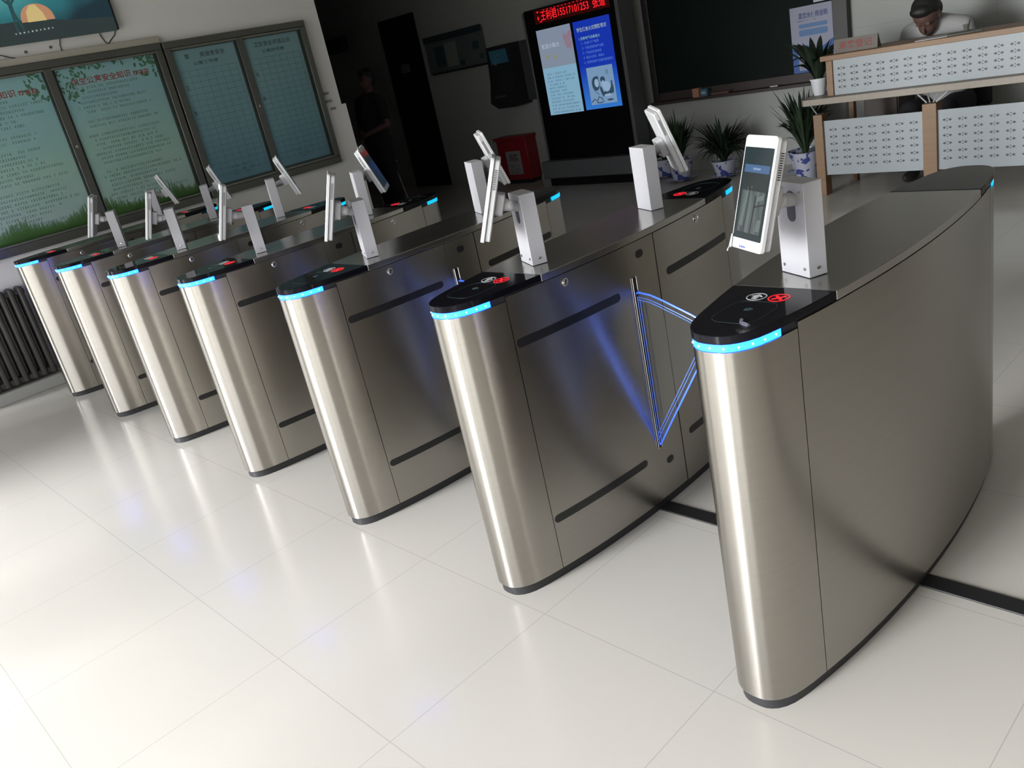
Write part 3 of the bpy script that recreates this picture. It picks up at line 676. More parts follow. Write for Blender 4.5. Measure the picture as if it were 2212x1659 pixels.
hl = MB(); hl.prism([(-.600,0),(-.2,.10),(.0,.085),(.25,.06),(.62,.03),(.62,-.075),(-.600,-.075)][::-1][::-1] if False else [(-.6,-.075),(.62,-.075),(.62,.025),(.3,.04),(.12,.07),(0,.075),(-.2,.07),(-.6,.02)], 0, .0004, TT(.675, 2.44)); hl.build('picture_ground', mat('tv_ground', (.01,.01,.01), .3, emit=(.022,.034,.034), es=1), scn, flat=True).matrix_world = Matrix.Translation((0,0,0))
for o in kids(scn): o.location = -Vector((0,0,0)); 
def tvp(name, mb, m):
    L = tv.location; mb.v = [(v[0]-L[0], v[1]-L[1], v[2]-L[2]) for v in mb.v]; return mb.build(name, m, scn, flat=True)
bpy.data.objects.remove(kids(scn)[0]); tvp('picture_ground', hl, MATS['tv_ground'])
dome = lambda a0, a1, w0, w1, h: [(w0+(w1-w0)*t, 0) for t in (0, 1)]
tent = MB(); tent.prism([(-.115*math.cos(t), .004+.115*math.sin(t)**.8) for t in [math.pi*(1-k/20) for k in range(21)]], .0006, .0010, TT(.768, 2.497)); tvp('picture_tent', tent, mat('tv_tent', (.1,.05,.03), .3, emit=(.40,.20,.11), es=1))
t2 = MB(); t2.prism([(-.075,.002),(.055,.002),(.045,.055),(.01,.113),(-.03,.112),(-.065,.07)], .0012, .0015, TT(.768, 2.497)); tvp('picture_tent_glow', t2, mat('tv_tent_glow', (.1,.08,.03), .3, emit=(.52,.40,.17), es=1))
fg = MB(); fg.prism([(-.012,0),(.0,.0),(.006,.10),(.034,.015),(.045,.02),(.020,.14),(.022,.19),(.055,.225),(.05,.235),(.008,.205),(-.03,.235),(-.036,.225),(-.006,.19),(-.008,.13)], .0006, .0010, TT(.610, 2.435)); fg.sphere((TVX+.001, .617, 2.66), (.0006,.014,.018), 10, 8); tvp('picture_figure', fg, mat('tv_figure', (.01,.01,.01), .3, emit=(.018,.06,.065), es=1))
ct = MB()
for k in range(10): ct.prism([(x*(.006 if k%3 else .004), z*.006) for x, z in ((-1,-1),(1,-.8),(1,.9),(-.8,1))], .0008, .0012, TT(.585+k*.0285, 2.435+k*.001))
tvp('caption_mark', ct, mat('tv_caption', (.2,.2,.2), .3, emit=(.22,.27,.27), es=1))
def cable(name, pts, label):
    o = MB().tube(pts, .0035, 6).build(name, mat('dark_cable', (.04,.04,.045), .6)); tag(o, label, 'cable', 'cables under the television')
X = LEFT_X+.008
cable('cable', [(X,.884,2.40),(X,.882,2.37),(X,.868,2.33),(X,.868,2.287)], 'short dark cable hanging straight from the middle of the television')
cable('cable', [(X,1.173,2.40),(X,1.180,2.35),(X,1.20,2.30),(X+.02,1.215,2.288),(X,1.235,2.305),(X,1.288,2.345),(X,1.306,2.385),(X,1.305,2.40)], 'looped dark cable hanging from the right corner of the television')
cable('cable', [(X,.30,2.40),(X,.44,2.325),(X,.50,2.30),(X,.545,2.287)], 'dark cable drooping from the left of the television to the ledge')
for k, (y, z) in enumerate(((.622, 2.318), (.80, 2.325))):
    o = MB().lathe([(.010,0),(.010,.006),(.004,.009)], 12, Matrix.Translation((LEFT_X,y,z)) @ Matrix.Rotation(math.pi/2,4,'Y')).build('wall_plug', mat('grey_plug', (.12,.12,.12), .6)); tag(o, ['left', 'right'][k]+' one of two small dark wall plugs under the television', 'wall plug', 'wall plugs under the television')
# radiator
rd = empty('radiator', (LEFT_X+.08, -.38, 0), label='dark ribbed radiator against the left wall beyond the farthest turnstile', cat='radiator')
RDM = mat('radiator_dark', (.05,.047,.042), .5)
boxes('rib', RDM, rd, [(LEFT_X+.03, LEFT_X+.14, -.73+k*.066-.020, -.73+k*.066+.020, .10, .78) for k in range(11)], .014)
boxes('header_pipe', RDM, rd, [(LEFT_X+.05, LEFT_X+.12, -.76, -.04, .10, .15), (LEFT_X+.05, LEFT_X+.12, -.76, -.04, .72, .76)], .01)
MB().box(LEFT_X+.03, LEFT_X+.16, -.78, -.01, 0, .085).build('plinth', mat('plinth_grey', (.35,.35,.33), .6), rd, bevel=.004, rel=True)

# ------------------------------------------------------------------ hallway
Y = FAR_Y
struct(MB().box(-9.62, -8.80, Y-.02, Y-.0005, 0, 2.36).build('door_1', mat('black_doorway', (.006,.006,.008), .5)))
o = MB().box(-9.32, -9.12, Y-.024, Y-.0205, 1.62, 1.74).build('door_notice', mat('dim_paper', (.13,.13,.13), .8)); tag(o, 'small grey paper stuck on the black hallway door', 'paper')
o = MB().box(-10.95, -10.5, Y-.12, Y, 2.11, 2.31).build('wall_box', mat('dark_box', (.03,.035,.04), .5), bevel=.005); tag(o, 'dark box high on the hallway wall by the wall corner', 'wall box')
hb = empty('hall_notice_board', (-8.09, Y-.02, 1.52), label='dim glazed notice board on the hallway wall right of the black door', cat='notice board')
MB().box(-8.68, -7.50, Y-.03, Y-.001, 1.52, 1.98).build('panel', mat('hall_board', (.10,.12,.12), .5), hb, rel=True)
MB().box(-8.68, -7.50, Y-.045, Y-.030, 1.92, 2.0).build('header_strip', mat('hall_header', (.025,.04,.045), .5), hb, rel=True)
MB().box(-8.62, -7.50, Y-.045, Y-.030, 1.51, 1.535).build('bottom_rail', DKFRAME, hb, rel=True)
for a in ((-8.5,-8.30,1.60,1.86),(-7.72,-7.6,1.72,1.82),(-7.62,-7.55,1.60,1.66),(-8.02,-7.92,1.56,1.63)): MB().box(a[0],a[1],Y-.034,Y-.0305,a[2],a[3]).build('dark_sheet', mat('hall_sheet_dark', (.035,.06,.065), .6), hb, rel=True)
MB().box(-8.28,-8.04,Y-.034,Y-.0305,1.58,1.88).build('pale_sheet', mat('hall_sheet_pale', (.20,.22,.20), .6), hb, rel=True)
tm = empty('wall_terminal', (-7.0, 6.3, .98), label='dark self-service terminal with dim blue screen mounted beside the digital kiosk', cat='terminal')
MB().box(-6.98, -6.64, Y-.06, Y-.001, 1.0, 1.70).build('back_plate', mat('terminal_plate', (.06,.063,.068), .5), tm, bevel=.004, rel=True)
MB().add([(-7.30,Y-.20,1.70),(-6.86,Y-.20,1.70),(-6.86,Y-.001,1.70),(-7.30,Y-.001,1.70),(-7.30,Y-.24,1.30),(-6.86,Y-.24,1.30),(-7.26,Y-.34,1.05),(-6.86,Y-.34,1.05),(-7.18,Y-.30,.97),(-6.86,Y-.30,.97),(-7.30,Y-.001,.97),(-6.86,Y-.001,.97)],
   [(0,1,2,3),(4,5,1,0),(6,7,5,4),(8,9,7,6),(10,11,9,8),(3,2,11,10),(0,3,10,8,6,4),(1,5,7,9,11,2)]).build('housing', mat('terminal_dark', (.02,.021,.023), .4), tm, rel=True)
TS = plane_T((-7.08, Y-.219, 1.51), (1,0,0), (0,-.10,1))
MB().prism([(-.155,-.145),(.155,-.145),(.155,.145),(-.155,.145)], 0, .003, TS).build('screen', mat('terminal_screen', (.01,.02,.03), .2, emit=(.004,.014,.020), es=1), tm, rel=True)
m = MB(); m.tube([(.09*math.cos(t), .09*math.sin(t), .004) for t in [1.2+2.4*k/12 for k in range(13)]], .004, 6, TS); m.tube([(-.02+.05*math.cos(t), -.02+.05*math.sin(t), .004) for t in [1.2+2.4*k/12 for k in range(13)]], .003, 6, TS); m.build('screen_arc', mat('terminal_arc', (.02,.03,.03), .2, emit=(.008,.024,.03), es=1), tm, rel=True)
MB().box(-7.17,-6.98,Y-.335,Y-.30,1.10,1.125).build('card_slot', mat('terminal_slot', (.06,.06,.055), .4), tm, rel=True)
rb = empty('fire_box', (-7.2, 6.3, 0), label='red fire equipment box on the floor left of the digital kiosk', cat='fire box')
MB().box(-7.47,-6.93,6.2,6.395,.05,.56).build('body', REDB, rb, bevel=.006, rel=True)
MB().box(-7.50,-6.91,6.18,6.396,.56,.60).build('lid', REDB, rb, bevel=.006, rel=True)
MB().box(-7.45,-6.95,6.22,6.39,0,.05).build('foot', DKFRAME, rb, rel=True)
MB().box(-7.33,-7.06,6.196,6.199,.12,.42).build('white_label', mat('fire_label', (.28,.27,.27), .7), rb, rel=True)
g = text_mb('消防', .18, .10, WF(-7.195, .34, 6.195), bold=.01); g2 = glyph_rows(WF(-7.30,.15,6.195), 0, .22, [0,.04,.08], .02, 4); g.add(g2.v, g2.f); g.build('label_text', mat('fire_text', (.10,.04,.04), .7), rb, rel=True, flat=True)

# ------------------------------------------------------------------ digital kiosk
kz = empty('digital_kiosk', (-5.68, 6.1, 0), label='tall black digital display kiosk with red scrolling text and two lit pages', cat='display kiosk')
MB().box(-6.36,-5.00,6.0,6.22,.30,1.985).build('cabinet', KIOSKB, kz, bevel=.012, rel=True)
boxes('side_trim', KIOSKG, kz, [(-6.38,-6.355,5.99,6.21,.30,1.97), (-5.03,-4.985,5.985,6.21,.30,1.98)], .004)
MB().box(-6.42,-4.96,5.90,6.26,.10,.30).build('base', KIOSKG, kz, bevel=.01, rel=True)
MB().box(-6.36,-5.02,5.95,6.22,0,.10).build('plinth', KIOSKB, kz, rel=True)
KY = 5.999
MB().box(-6.19,-5.10,KY-.004,KY,1.82,1.965).build('led_panel', mat('led_panel_dark', (.02,.003,.003), .4, emit=(.02,.0008,.0008), es=1), kz, rel=True)
rt = mat('led_red_text', (.2,0,0), .4, emit=(1.0,.012,.02), es=1.7)
t = text_mb('王利君15517101253', .71, .098, WF(-5.735, 1.895, KY-.0045), bold=.0); t3 = text_mb('张道', .17, .098, WF(-5.235, 1.895, KY-.0045), bold=0); t.add(t3.v, t3.f)
for k in range(16): t.box(-6.04+k*.056, -6.02+k*.056, KY-.0055, KY-.0045, 1.950, 1.955)
t.box(-6.14,-6.12,KY-.0055,KY-.0045,1.935,1.95).box(-6.14,-6.125,KY-.0055,KY-.0045,1.86,1.895).box(-6.12,-6.08,KY-.0055,KY-.0045,1.835,1.842)
t.build('scrolling_text', rt, kz, rel=True, flat=True)
def em(name, c, es=1.0): return mat(name, tuple(x*.1 for x in c), .3, emit=c, es=es)
def scpoly(name, polys, m, off):
    mb = MB()
    for q in polys: mb.prism(q, off, off+.0003, WF(0, 0, KY-.004))
    return mb.build(name, m, kz, rel=True, flat=True)
R4 = lambda a, b, c, d: [(a, c), (b, c), (b, d), (a, d)]
pl = scpoly('left_page', [R4(-6.205,-5.685,.82,1.755)], em('page_pale', (.20,.37,.50)), 0)
scpoly('left_page_picture', [R4(-6.205,-5.685,1.34,1.755)], em('page_grey', (.20,.245,.32)), .0005)
scpoly('flower_print', [[(x+dx, z+dz) for dx, dz in ((0,-.05),(.03,-.02),(.035,.03),(.0,.055),(-.03,.02))] for x, z in ((-5.79,1.62),(-5.745,1.60),(-5.77,1.55),(-5.715,1.64),(-5.73,1.54))], em('flower_pink', (.25,.165,.22)), .001)
scpoly('yellow_print', [[(x+.035*math.cos(t), z+.03*math.sin(t)) for t in [k*math.pi/5 for k in range(10)]] for x, z in ((-6.09,1.46),(-5.98,1.45))], em('page_yellow', (.22,.24,.20)), .001)
def ktext(s, w_, h_, x, z, m, al='LEFT', b=.0): mm = text_mb(s, w_, h_, WF(x, z, KY-.0056), bold=b, align=al); return mm
ktext('生活小贴士', .28, .05, -6.16, 1.575, None).build('left_page_title', em('page_title_pale', (.45,.52,.60)), kz, rel=True, flat=True)
glyph_rows(WF(0,0,KY-.0052), -6.15, -5.73, [1.27-.0385*i for i in range(12)], .018, 11, gap=.2).build('left_page_text', em('page_text', (.04,.09,.16)), kz, rel=True, flat=True)
pb = bpy.data.materials.new('page_blue'); pb.use_nodes = True; nt = pb.node_tree; b = nt.nodes['Principled BSDF']; b.inputs['Base Color'].default_value = (.002,.01,.06,1)
gg = nt.nodes.new('ShaderNodeNewGeometry'); ss = nt.nodes.new('ShaderNodeSeparateXYZ'); mr = nt.nodes.new('ShaderNodeMapRange'); mr.inputs[1].default_value = .83; mr.inputs[2].default_value = 1.3; rr = nt.nodes.new('ShaderNodeValToRGB')
rr.color_ramp.elements[0].color = (.03,.17,.55,1); rr.color_ramp.elements[1].color = (.006,.028,.36,1); nt.links.new(gg.outputs['Position'], ss.inputs[0]); nt.links.new(ss.outputs[2], mr.inputs[0]); nt.links.new(mr.outputs[0], rr.inputs[0]); nt.links.new(rr.outputs[0], b.inputs['Emission Color']); b.inputs['Emission Strength'].default_value = 1.0
scpoly('right_page', [R4(-5.645,-5.125,.825,1.755)], pb, 0)
m1 = ktext('学生宿舍火灾预防常识', .42, .045, -5.60, 1.665, None, b=.01); m1.build('right_page_title', em('page_cream', (.33,.42,.40)), kz, rel=True, flat=True)
ktext('1.违章电气设备着火', .30, .033, -5.585, 1.575, None, b=.01).build('right_page_heading', em('page_green_text', (.20,.36,.38)), kz, rel=True, flat=True)
t = MB()
for s_, w_, z_ in (('1）私接“灯”电源', .25, 1.525), ('2）不规范使用电气设备', .31, 1.475), ('3）不私拉乱接电线', .27, 1.425), ('4）超过大负荷，易着火', .30, 1.375), ('5）经常检查电气设备的使用情况', .41, 1.325)):
    q = ktext(s_, w_, .030, -5.565, z_, None); t.add(q.v, q.f)
t.build('right_page_list', em('page_list_blue', (.10,.20,.60)), kz, rel=True, flat=True)
scpoly('cartoon_print', [R4(-5.555,-5.185,.87,1.265)], em('cartoon_ground', (.17,.28,.44)), .0008)
ink = []
ell = lambda cx, cz, rx, rz, n=14, a=0: [(cx+rx*math.cos(t)*math.cos(a)-rz*math.sin(t)*math.sin(a), cz+rx*math.cos(t)*math.sin(a)+rz*math.sin(t)*math.cos(a)) for t in [2*math.pi*k/n for k in range(n)]]
scpoly('cartoon_dark', [ell(-5.45,1.09,.055,.075), ell(-5.345,1.125,.035,.03), ell(-5.375,1.0,.018,.06,14,.3), ell(-5.255,1.0,.03,.035), ell(-5.225,1.02,.018,.055), R4(-5.235,-5.215,1.06,1.10), ell(-5.43,1.15,.03,.018), ell(-5.32,.98,.045,.018), ell(-5.275,.905,.045,.010), R4(-5.285,-5.279,1.17,1.22), R4(-5.262,-5.256,1.17,1.22)], em('cartoon_ink', (.03,.06,.10)), .0013)
scpoly('cartoon_light', [ell(-5.435,1.095,.032,.045), ell(-5.30,1.045,.05,.055,14,-.5), ell(-5.345,1.08,.022,.035), ell(-5.30,.955,.05,.014)], em('cartoon_pale', (.26,.38,.54)), .0018)
m = MB(); m.tube([(-5.54,.90,.0),(-5.50,.93,0),(-5.46,.905,0),(-5.43,.95,0),(-5.39,.93,0),(-5.37,.89,0),(-5.42,.885,0),(-5.47,.89,0)], .006, 5, WF(0,0,KY-.0062)); m.tube([(-5.49,1.04,0),(-5.46,1.0,0),(-5.42,.97,0)], .003, 5, WF(0,0,KY-.0062)); m.build('cartoon_line', em('cartoon_ink2', (.03,.06,.10)), kz, rel=True, flat=True)

# ------------------------------------------------------------------ chalkboard
cb = empty('chalkboard', (-3.9, FAR_Y-.03, .745), label='large dark green chalkboard on the far wall behind the plants', cat='chalkboard')
MB().box(-4.90,-2.86,FAR_Y-.035,FAR_Y-.012,.78,2.4).build('board_surface', BLACKB, cb, rel=True)
MB().box(-4.96,-4.88,FAR_Y-.07,FAR_Y-.001,.745,2.45).box(-2.88,-2.74,FAR_Y-.07,FAR_Y-.001,.745,2.45).box(-4.96,-2.74,FAR_Y-.07,FAR_Y-.001,2.4,2.47).build('frame', DKFRAME, cb, bevel=.006, rel=True)
MB().box(-4.96,-2.74,FAR_Y-.13,FAR_Y-.001,.745,.775).box(-4.96,-2.74,FAR_Y-.055,FAR_Y-.001,.775,.86).build('chalk_tray', TRAYM, cb, bevel=.004, rel=True)
pst = empty('instruction_poster', (-3.065, FAR_Y-.045, .80), label='white and blue poster pinned on the right part of the chalkboard', cat='poster')
PY = FAR_Y-.042
MB().box(-3.30,-2.86,PY-.003,PY,.80,1.44).build('sheet', mat('poster_white', (.33,.345,.44), .7), pst, rel=True)
def fp(name, polys, m, off=.0006, parent=pst, y=PY-.003):
    mb = MB()
    for q in polys: mb.prism(q, off, off+.0003, WF(0,0,y))
    return mb.build(name, m, parent, rel=True, flat=True)
PB = mat('poster_blue', (.06,.13,.36), .7); PB2 = mat('poster_blue_pale', (.12,.22,.42), .7)
fp('blue_wave', [[(-3.30,.80),(-2.86,.80),(-2.86,1.12),(-2.90,1.13),(-2.95,1.10),(-3.02,1.06),(-3.08,1.05),(-3.14,1.10),(-3.20,1.10),(-3.26,1.12),(-3.30,1.10)]], PB)
fp('blue_bar', [rrect(.28,.035,.012,4,-3.08,1.27), rrect(.28,.055,.014,4,-3.08,1.21)], PB2)
fp('white_box', [R4(-3.24,-3.02,.88,1.03)], MATS['poster_white'], .0012)
text_mb('直饮水使用说明', .28, .052, WF(-3.075,1.36,PY-.0045), bold=.012).build('title', BLUEINK, pst, rel=True, flat=True)
glyph_rows(WF(0,0,PY-.0042), -3.23, -2.90, [1.315], .010, 3, gap=.5).build('subtitle_marks', BLUEINK, pst, rel=True, flat=True)
g = glyph_rows(WF(0,0,PY-.0048), -3.22, -3.04, [1.0,.975,.95,.925,.90], .010, 6); g.build('text_lines', BLUEINK, pst, rel=True, flat=True)
o = MB().box(-3.06,-2.90,PY-.003,PY,1.455,1.62).build('note_paper', mat('note_pale', (.5,.52,.60), .8)); tag(o, 'plain pale paper pinned on the chalkboard just above the blue and white poster', 'paper')
TRY = FAR_Y-.128
o = MB().box(-4.41,-4.33,TRY,TRY+.06,.775,.865).build('chalk_box', mat('orange_box', (.36,.16,.10), .6), bevel=.002); tag(o, 'orange chalk box standing on the chalkboard tray', 'box')
o = MB().box(-4.315,-4.23,TRY,TRY+.06,.775,.85).build('chalk_box', mat('blue_box', (.05,.12,.18), .6), bevel=.002); tag(o, 'blue chalk box standing right of the orange one on the tray', 'box')
MB().box(-4.30,-4.25,TRY-.001,TRY,.80,.825).build('box_label', mat('box_lbl', (.35,.38,.4), .6), o)
o = MB().box(-4.19,-3.98,TRY,TRY+.06,.775,.80).build('board_eraser', mat('eraser', (.12,.06,.05), .8), bevel=.004); tag(o, 'flat brown board eraser lying right of the chalk boxes', 'eraser')
o = MB().tube([(-3.52,TRY+.01,.782),(-3.44,TRY+.01,.782)], .006, 8).build('chalk_stick', mat('chalk', (.6,.6,.6), .8)); tag(o, 'white chalk stick on the tray below the poster', 'chalk')
for k, (x, m_, w_) in enumerate(((-2.70, DKFRAME, .08),)):
    pass

# ------------------------------------------------------------------ plants
def blades(n, hgt, spread, wid, seed, droop=.5, m=MB):
    rnd = random.Random(seed); mb = MB()
    for i in range(n):
        a = rnd.uniform(0, 2*math.pi); L = hgt*rnd.uniform(.65, 1.1); sp = spread*rnd.uniform(.25, 1.0); w0 = wid*rnd.uniform(.7, 1.2); dr = droop*rnd.uniform(.3, 1.2)
        ca, sa = math.cos(a), math.sin(a); K = 7; vs = []; fs = []
        for k in range(K+1):
            t = k/K; r = .02+sp*t**1.2; z = L*(1.25*t-dr*t*t*1.1); ww = w0*math.sin(math.pi*min(1, .12+.88*t))**.8*(1 if k < K else 0)+.0005
            c = Vector((r*ca, r*sa, z)); s_ = Vector((-sa, ca, 0))*ww
            vs += [tuple(c-s_), tuple(c+Vector((0,0,-ww*.5))), tuple(c+s_)]
        for k in range(K): q = 3*k; fs += [(q,q+1,q+4,q+3),(q+1,q+2,q+5,q+4)]
        mb.add(vs, fs)
    return mb
def pot_mat():
    m = mat('white_blue_porcelain', (.50,.52,.60), .25); nt = m.node_tree; b = nt.nodes['Principled BSDF']
    tc = nt.nodes.new('ShaderNodeTexCoord'); n = nt.nodes.new('ShaderNodeTexNoise'); n.inputs['Scale'].default_value = 14; n.inputs['Detail'].default_value = 2; nt.links.new(tc.outputs['Object'], n.inputs['Vector'])
    r = nt.nodes.new('ShaderNodeValToRGB'); r.color_ramp.interpolation = 'CONSTANT'; r.color_ramp.elements[0].color = (.50,.52,.62,1); r.color_ramp.elements[1].position = .57; r.color_ramp.elements[1].color = (.06,.08,.28,1)
    nt.links.new(n.outputs['Fac'], r.inputs[0]); nt.links.new(r.outputs[0], b.inputs['Base Color']); return m
POTM = pot_mat()
def plant(name, loc, ph, pr, seed, label, n, hgt, spread, wid, droop=.5, saucer=True, potm=None, lm=None, cat='plant', group=None):
    p = empty(name, loc, label=label, cat=cat, group=group)
    z0 = .012 if saucer else 0
    pt = MB().lathe([(pr*.68, z0), (pr*.75, z0+.02), (pr*.95, ph*.8), (pr, ph), (pr*1.06, ph), (pr*1.06, ph-.012), (pr*.9, ph-.012)], 24).build('pot', potm or POTM, p)
    MB().lathe([(pr*.9, ph-.03), (pr*.9, ph-.014), (.001, ph-.012)], 20).build('soil', SOIL, p)
    if saucer: MB().lathe([(pr*.7, 0), (pr*1.25, .03), (pr*1.28, .032), (pr*1.2, .034), (pr*.7, .012)], 24).build('saucer', WPLAS if False else POTM, p)
    b = blades(n, hgt, spread, wid, seed, droop); b.v = [(x, y, z+ph-.02) for x,y,z in b.v]; b.build('foliage', lm or LEAF, p)
    return p
G_ = 'floor plants by the far wall'
plant('potted_plant', (-4.76, 6.12, 0), .20, .13, 1, 'potted plant with fountain leaves nearest the kiosk, half hidden by the tilted scanner', 90, .34, .17, .012, .5, group=G_)
plant('potted_plant', (-4.40, 5.90, 0), .22, .13, 2, 'potted plant second from the kiosk, directly behind the tilted scanner', 160, .48, .21, .013, .6, group=G_)
plant('potted_plant', (-3.93, 5.98, 0), .17, .12, 3, 'bushy drooping potted plant left of the big scanner, third from the kiosk', 230, .47, .31, .014, .9, group=G_, lm=LEAFD)
plant('potted_plant', (-3.03, 5.95, 0), .22, .15, 4, 'potted bush on the floor left of the reception desk post', 220, .55, .28, .017, .6, group=G_, lm=LEAFD)
plant('potted_plant', (-2.76, 5.45, .0), .30, .11, 6, 'potted plant with small leaves seen between shelf and panel behind the desk corner', 60, .42, .17, .012, .6, group=G_)
plant('desk_plant', (-2.475, 5.22, .785), .13, .065, 7, 'broad-leaved plant in white pot on the shelf at the left end of the desk', 40, .46, .28, .030, .95, saucer=False, potm=mat('white_pot', (.62,.64,.66), .4), lm=LEAFD)

# ------------------------------------------------------------------ reception desk
dk = empty('reception_desk', (-1.2, 5.3, 0), label='pale wood reception desk with white perforated panels and raised counter', cat='desk')
XR = 0.9
for x in (-2.465, -1.62, -.78, .06):
    MB().box(x, x+.10 if x > -2 else x+.075, 5.06, 5.16, 0, .65).build('post', WOOD, dk, bevel=.003, rel=True)
def rowmat(): pass
def perf_panel(x0, x1, z0, z1, cols, rows, cx0, dx, cz0, dz, y=5.085):
    MB().box(x0, x1, y, y+.015, z0, z1).build('white_panel', WPANEL, dk, rel=True)
    mb = MB()
    for i in range(cols):
        for j in range(rows):
            cx, cz = cx0+i*dx, cz0+j*dz
            for ddx, ddz, rx, rz in ((-.020,0,.0135,.0095),(.020,0,.0135,.0095),(0,.009,.0065,.0045),(0,-.009,.0065,.0045)):
                mb.prism([(cx+ddx-rx,cz+ddz),(cx+ddx,cz+ddz-rz),(cx+ddx+rx,cz+ddz),(cx+ddx,cz+ddz+rz)], 0, .0006, WF(0,0,y))
    mb.build('perforation', PERF, dk, rel=True, flat=True)
perf_panel(-2.39, -1.62, .165, .595, 7, 6, -2.315, .104, .245, .0555)
perf_panel(-1.52, -.78, .165, .595, 7, 6, -1.455, .104, .245, .0555)
perf_panel(-.68, .06, .165, .595, 7, 6, -.60, .104, .245, .0555)
perf_panel(-2.28, XR, .785, 1.045, 31, 4, -2.215, .1, .842, .046, y=5.075)
MB().box(-2.33, -2.28, 5.06, 5.30, .785, 1.045).build('end_board', WOOD, dk, bevel=.002, rel=True)
MB().box(-2.37, XR, 5.05, 5.42, 1.047, 1.085).build('counter_top', WOOD, dk, bevel=.003, rel=True)
MB().prism([(-2.53,5.02),(-2.50,4.985),(XR,4.985),(XR,5.62),(-2.42,5.62),(-2.52,5.50),(-2.55,5.20)], .735, .783).build('shelf', WOODG, dk, bevel=.003, rel=True)
for x, dl in ((-2.43, -.10), (-1.57, -.13), (-1.57, -.045), (-1.57, .045), (-1.57, .13), (-.73, -.1), (-.73, .1)):
    MB().tube([(x+dl*.25, 5.11, .65), (x+dl, 5.14, .736)], .006, 8).build('support_rod', FRAMEW, dk, rel=True)
boxes('rear_leg', WOOD, dk, [(-1.02,-.98,5.55,5.60,0,.735), (.5,.54,5.55,5.60,0,.735), (-2.40,-2.36,5.55,5.60,0,.735)])
# behind the desk
cbn = empty('low_cabinet', (-2.36, 6.2, 0), label='dark brown low cabinet seen through the gap under the desk shelf', cat='cabinet')
MB().box(-2.50, -2.20, 6.05, 6.39, 0, .72).build('body', mat('dark_brown_wood', (.05,.035,.028), .5), cbn, bevel=.004, rel=True)
MB().box(-2.49, -2.21, 6.035, 6.05, .04, .70).build('door', mat('dark_brown_wood2', (.055,.038,.03), .5), cbn, bevel=.003, rel=True)
o = MB().box(-2.69,-2.63,6.1,6.16,0,.72).build('dark_post', DKFRAME); tag(o, 'thin dark upright post left of the brown cabinet behind the desk', 'post')
sg = empty('counter_sign', (-2.13, 5.14, 1.085), label='brown counter sign with red characters at the left end of the desk top', cat='sign')
SGT = Matrix.Translation((-2.13, 5.14, 1.085)) @ Matrix.Rotation(D(-10), 4, 'X')
MB().box(-.17,.17,0,.008,0,.10,SGT).build('face_plate', mat('sign_brown', (.115,.095,.082), .5), sg, rel=True)
MB().add([(-2.30,5.14,1.085),(-1.96,5.14,1.085),(-1.96,5.21,1.085),(-2.30,5.21,1.085),(-2.30,5.165,1.18),(-1.96,5.165,1.18)],[(0,3,2,1),(2,3,4,5),(0,1,5,4),(0,4,3),(1,2,5)]).build('stand', MATS['sign_brown'], sg, rel=True)
text_mb('来客登记', .26, .058, SGT @ plane_T((0,-.001,.052),(1,0,0),(0,0,1)), bold=.01).build('sign_text', mat('sign_red', (.20,.03,.025), .6), sg, rel=True, flat=True)
o = MB().box(-.13,.13,-.09,.09,0,.004, Matrix.Translation((-1.55,5.19,1.0855)) @ Matrix.Rotation(.15,4,'Z')).build('paper_sheet', PAPER); tag(o, 'white papers lying on the counter before the bent man', 'paper')
cl = MB().box(-.11,.11,-.06,.06,0,.012, Matrix.Translation((-1.36,5.17,1.0855)) @ Matrix.Rotation(.3,4,'Z')).build('notebook', mat('dark_notebook', (.07,.075,.06), .5), bevel=.002); tag(cl, 'dark notebook lying right of the papers on the counter', 'notebook')
ph = empty('desk_clip', (-1.39, 5.28, 1.085), label='small grey holder standing on the counter behind the notebook', cat='pen holder')
MB().lathe([(.024,0),(.022,.01),(.015,.022),(.022,.045),(.020,.05)], 14, Matrix.Translation((-1.39,5.28,1.0855))).build('cup', mat('holder_grey', (.13,.13,.11), .5), ph, rel=True)
MB().tube([(-1.38,5.28,1.10),(-1.365,5.28,1.165)], .004, 6).build('pen', DARKP, ph, rel=True)

# ------------------------------------------------------------------ people
def body_mesh(chains, extra, voxel, name, m, parent, loc):
    """chains: lists of (point, radius) swept and fused into one continuous surface"""
    mb = MB()
    for ch in chains:
        P = []; R = []
        for i in range(len(ch)-1):
            (a, ra), (b, rb_) = ch[i], ch[i+1]
            for k in range(4): t = k/4; P.append(Vector(a).lerp(Vector(b), t)); R.append(ra+(rb_-ra)*t)
        P.append(Vector(ch[-1][0])); R.append(ch[-1][1])
        mb.tube(P, R, 14)
        for (a, ra) in ch: mb.sphere(tuple(a), ra*1.0, 14, 8)
    for c, r in extra: mb.sphere(c, r, 20, 14)
    o = mb.build('t', None); r = o.modifiers.new('r', 'REMESH'); r.mode = 'VOXEL'; r.voxel_size = voxel
    s = o.modifiers.new('s', 'SMOOTH'); s.factor = .6; s.iterations = 5
    dg = bpy.context.evaluated_depsgraph_get(); me = bpy.data.meshes.new_from_object(o.evaluated_get(dg)); bpy.data.objects.remove(o)
    me.name = name; me.materials.clear(); me.materials.append(m); me.polygons.foreach_set('use_smooth', [True]*len(me.polygons))
    me.transform(Matrix.Translation(-Vector(loc))); q = bpy.data.objects.new(name, me); COL.objects.link(q); q.parent = parent; return q
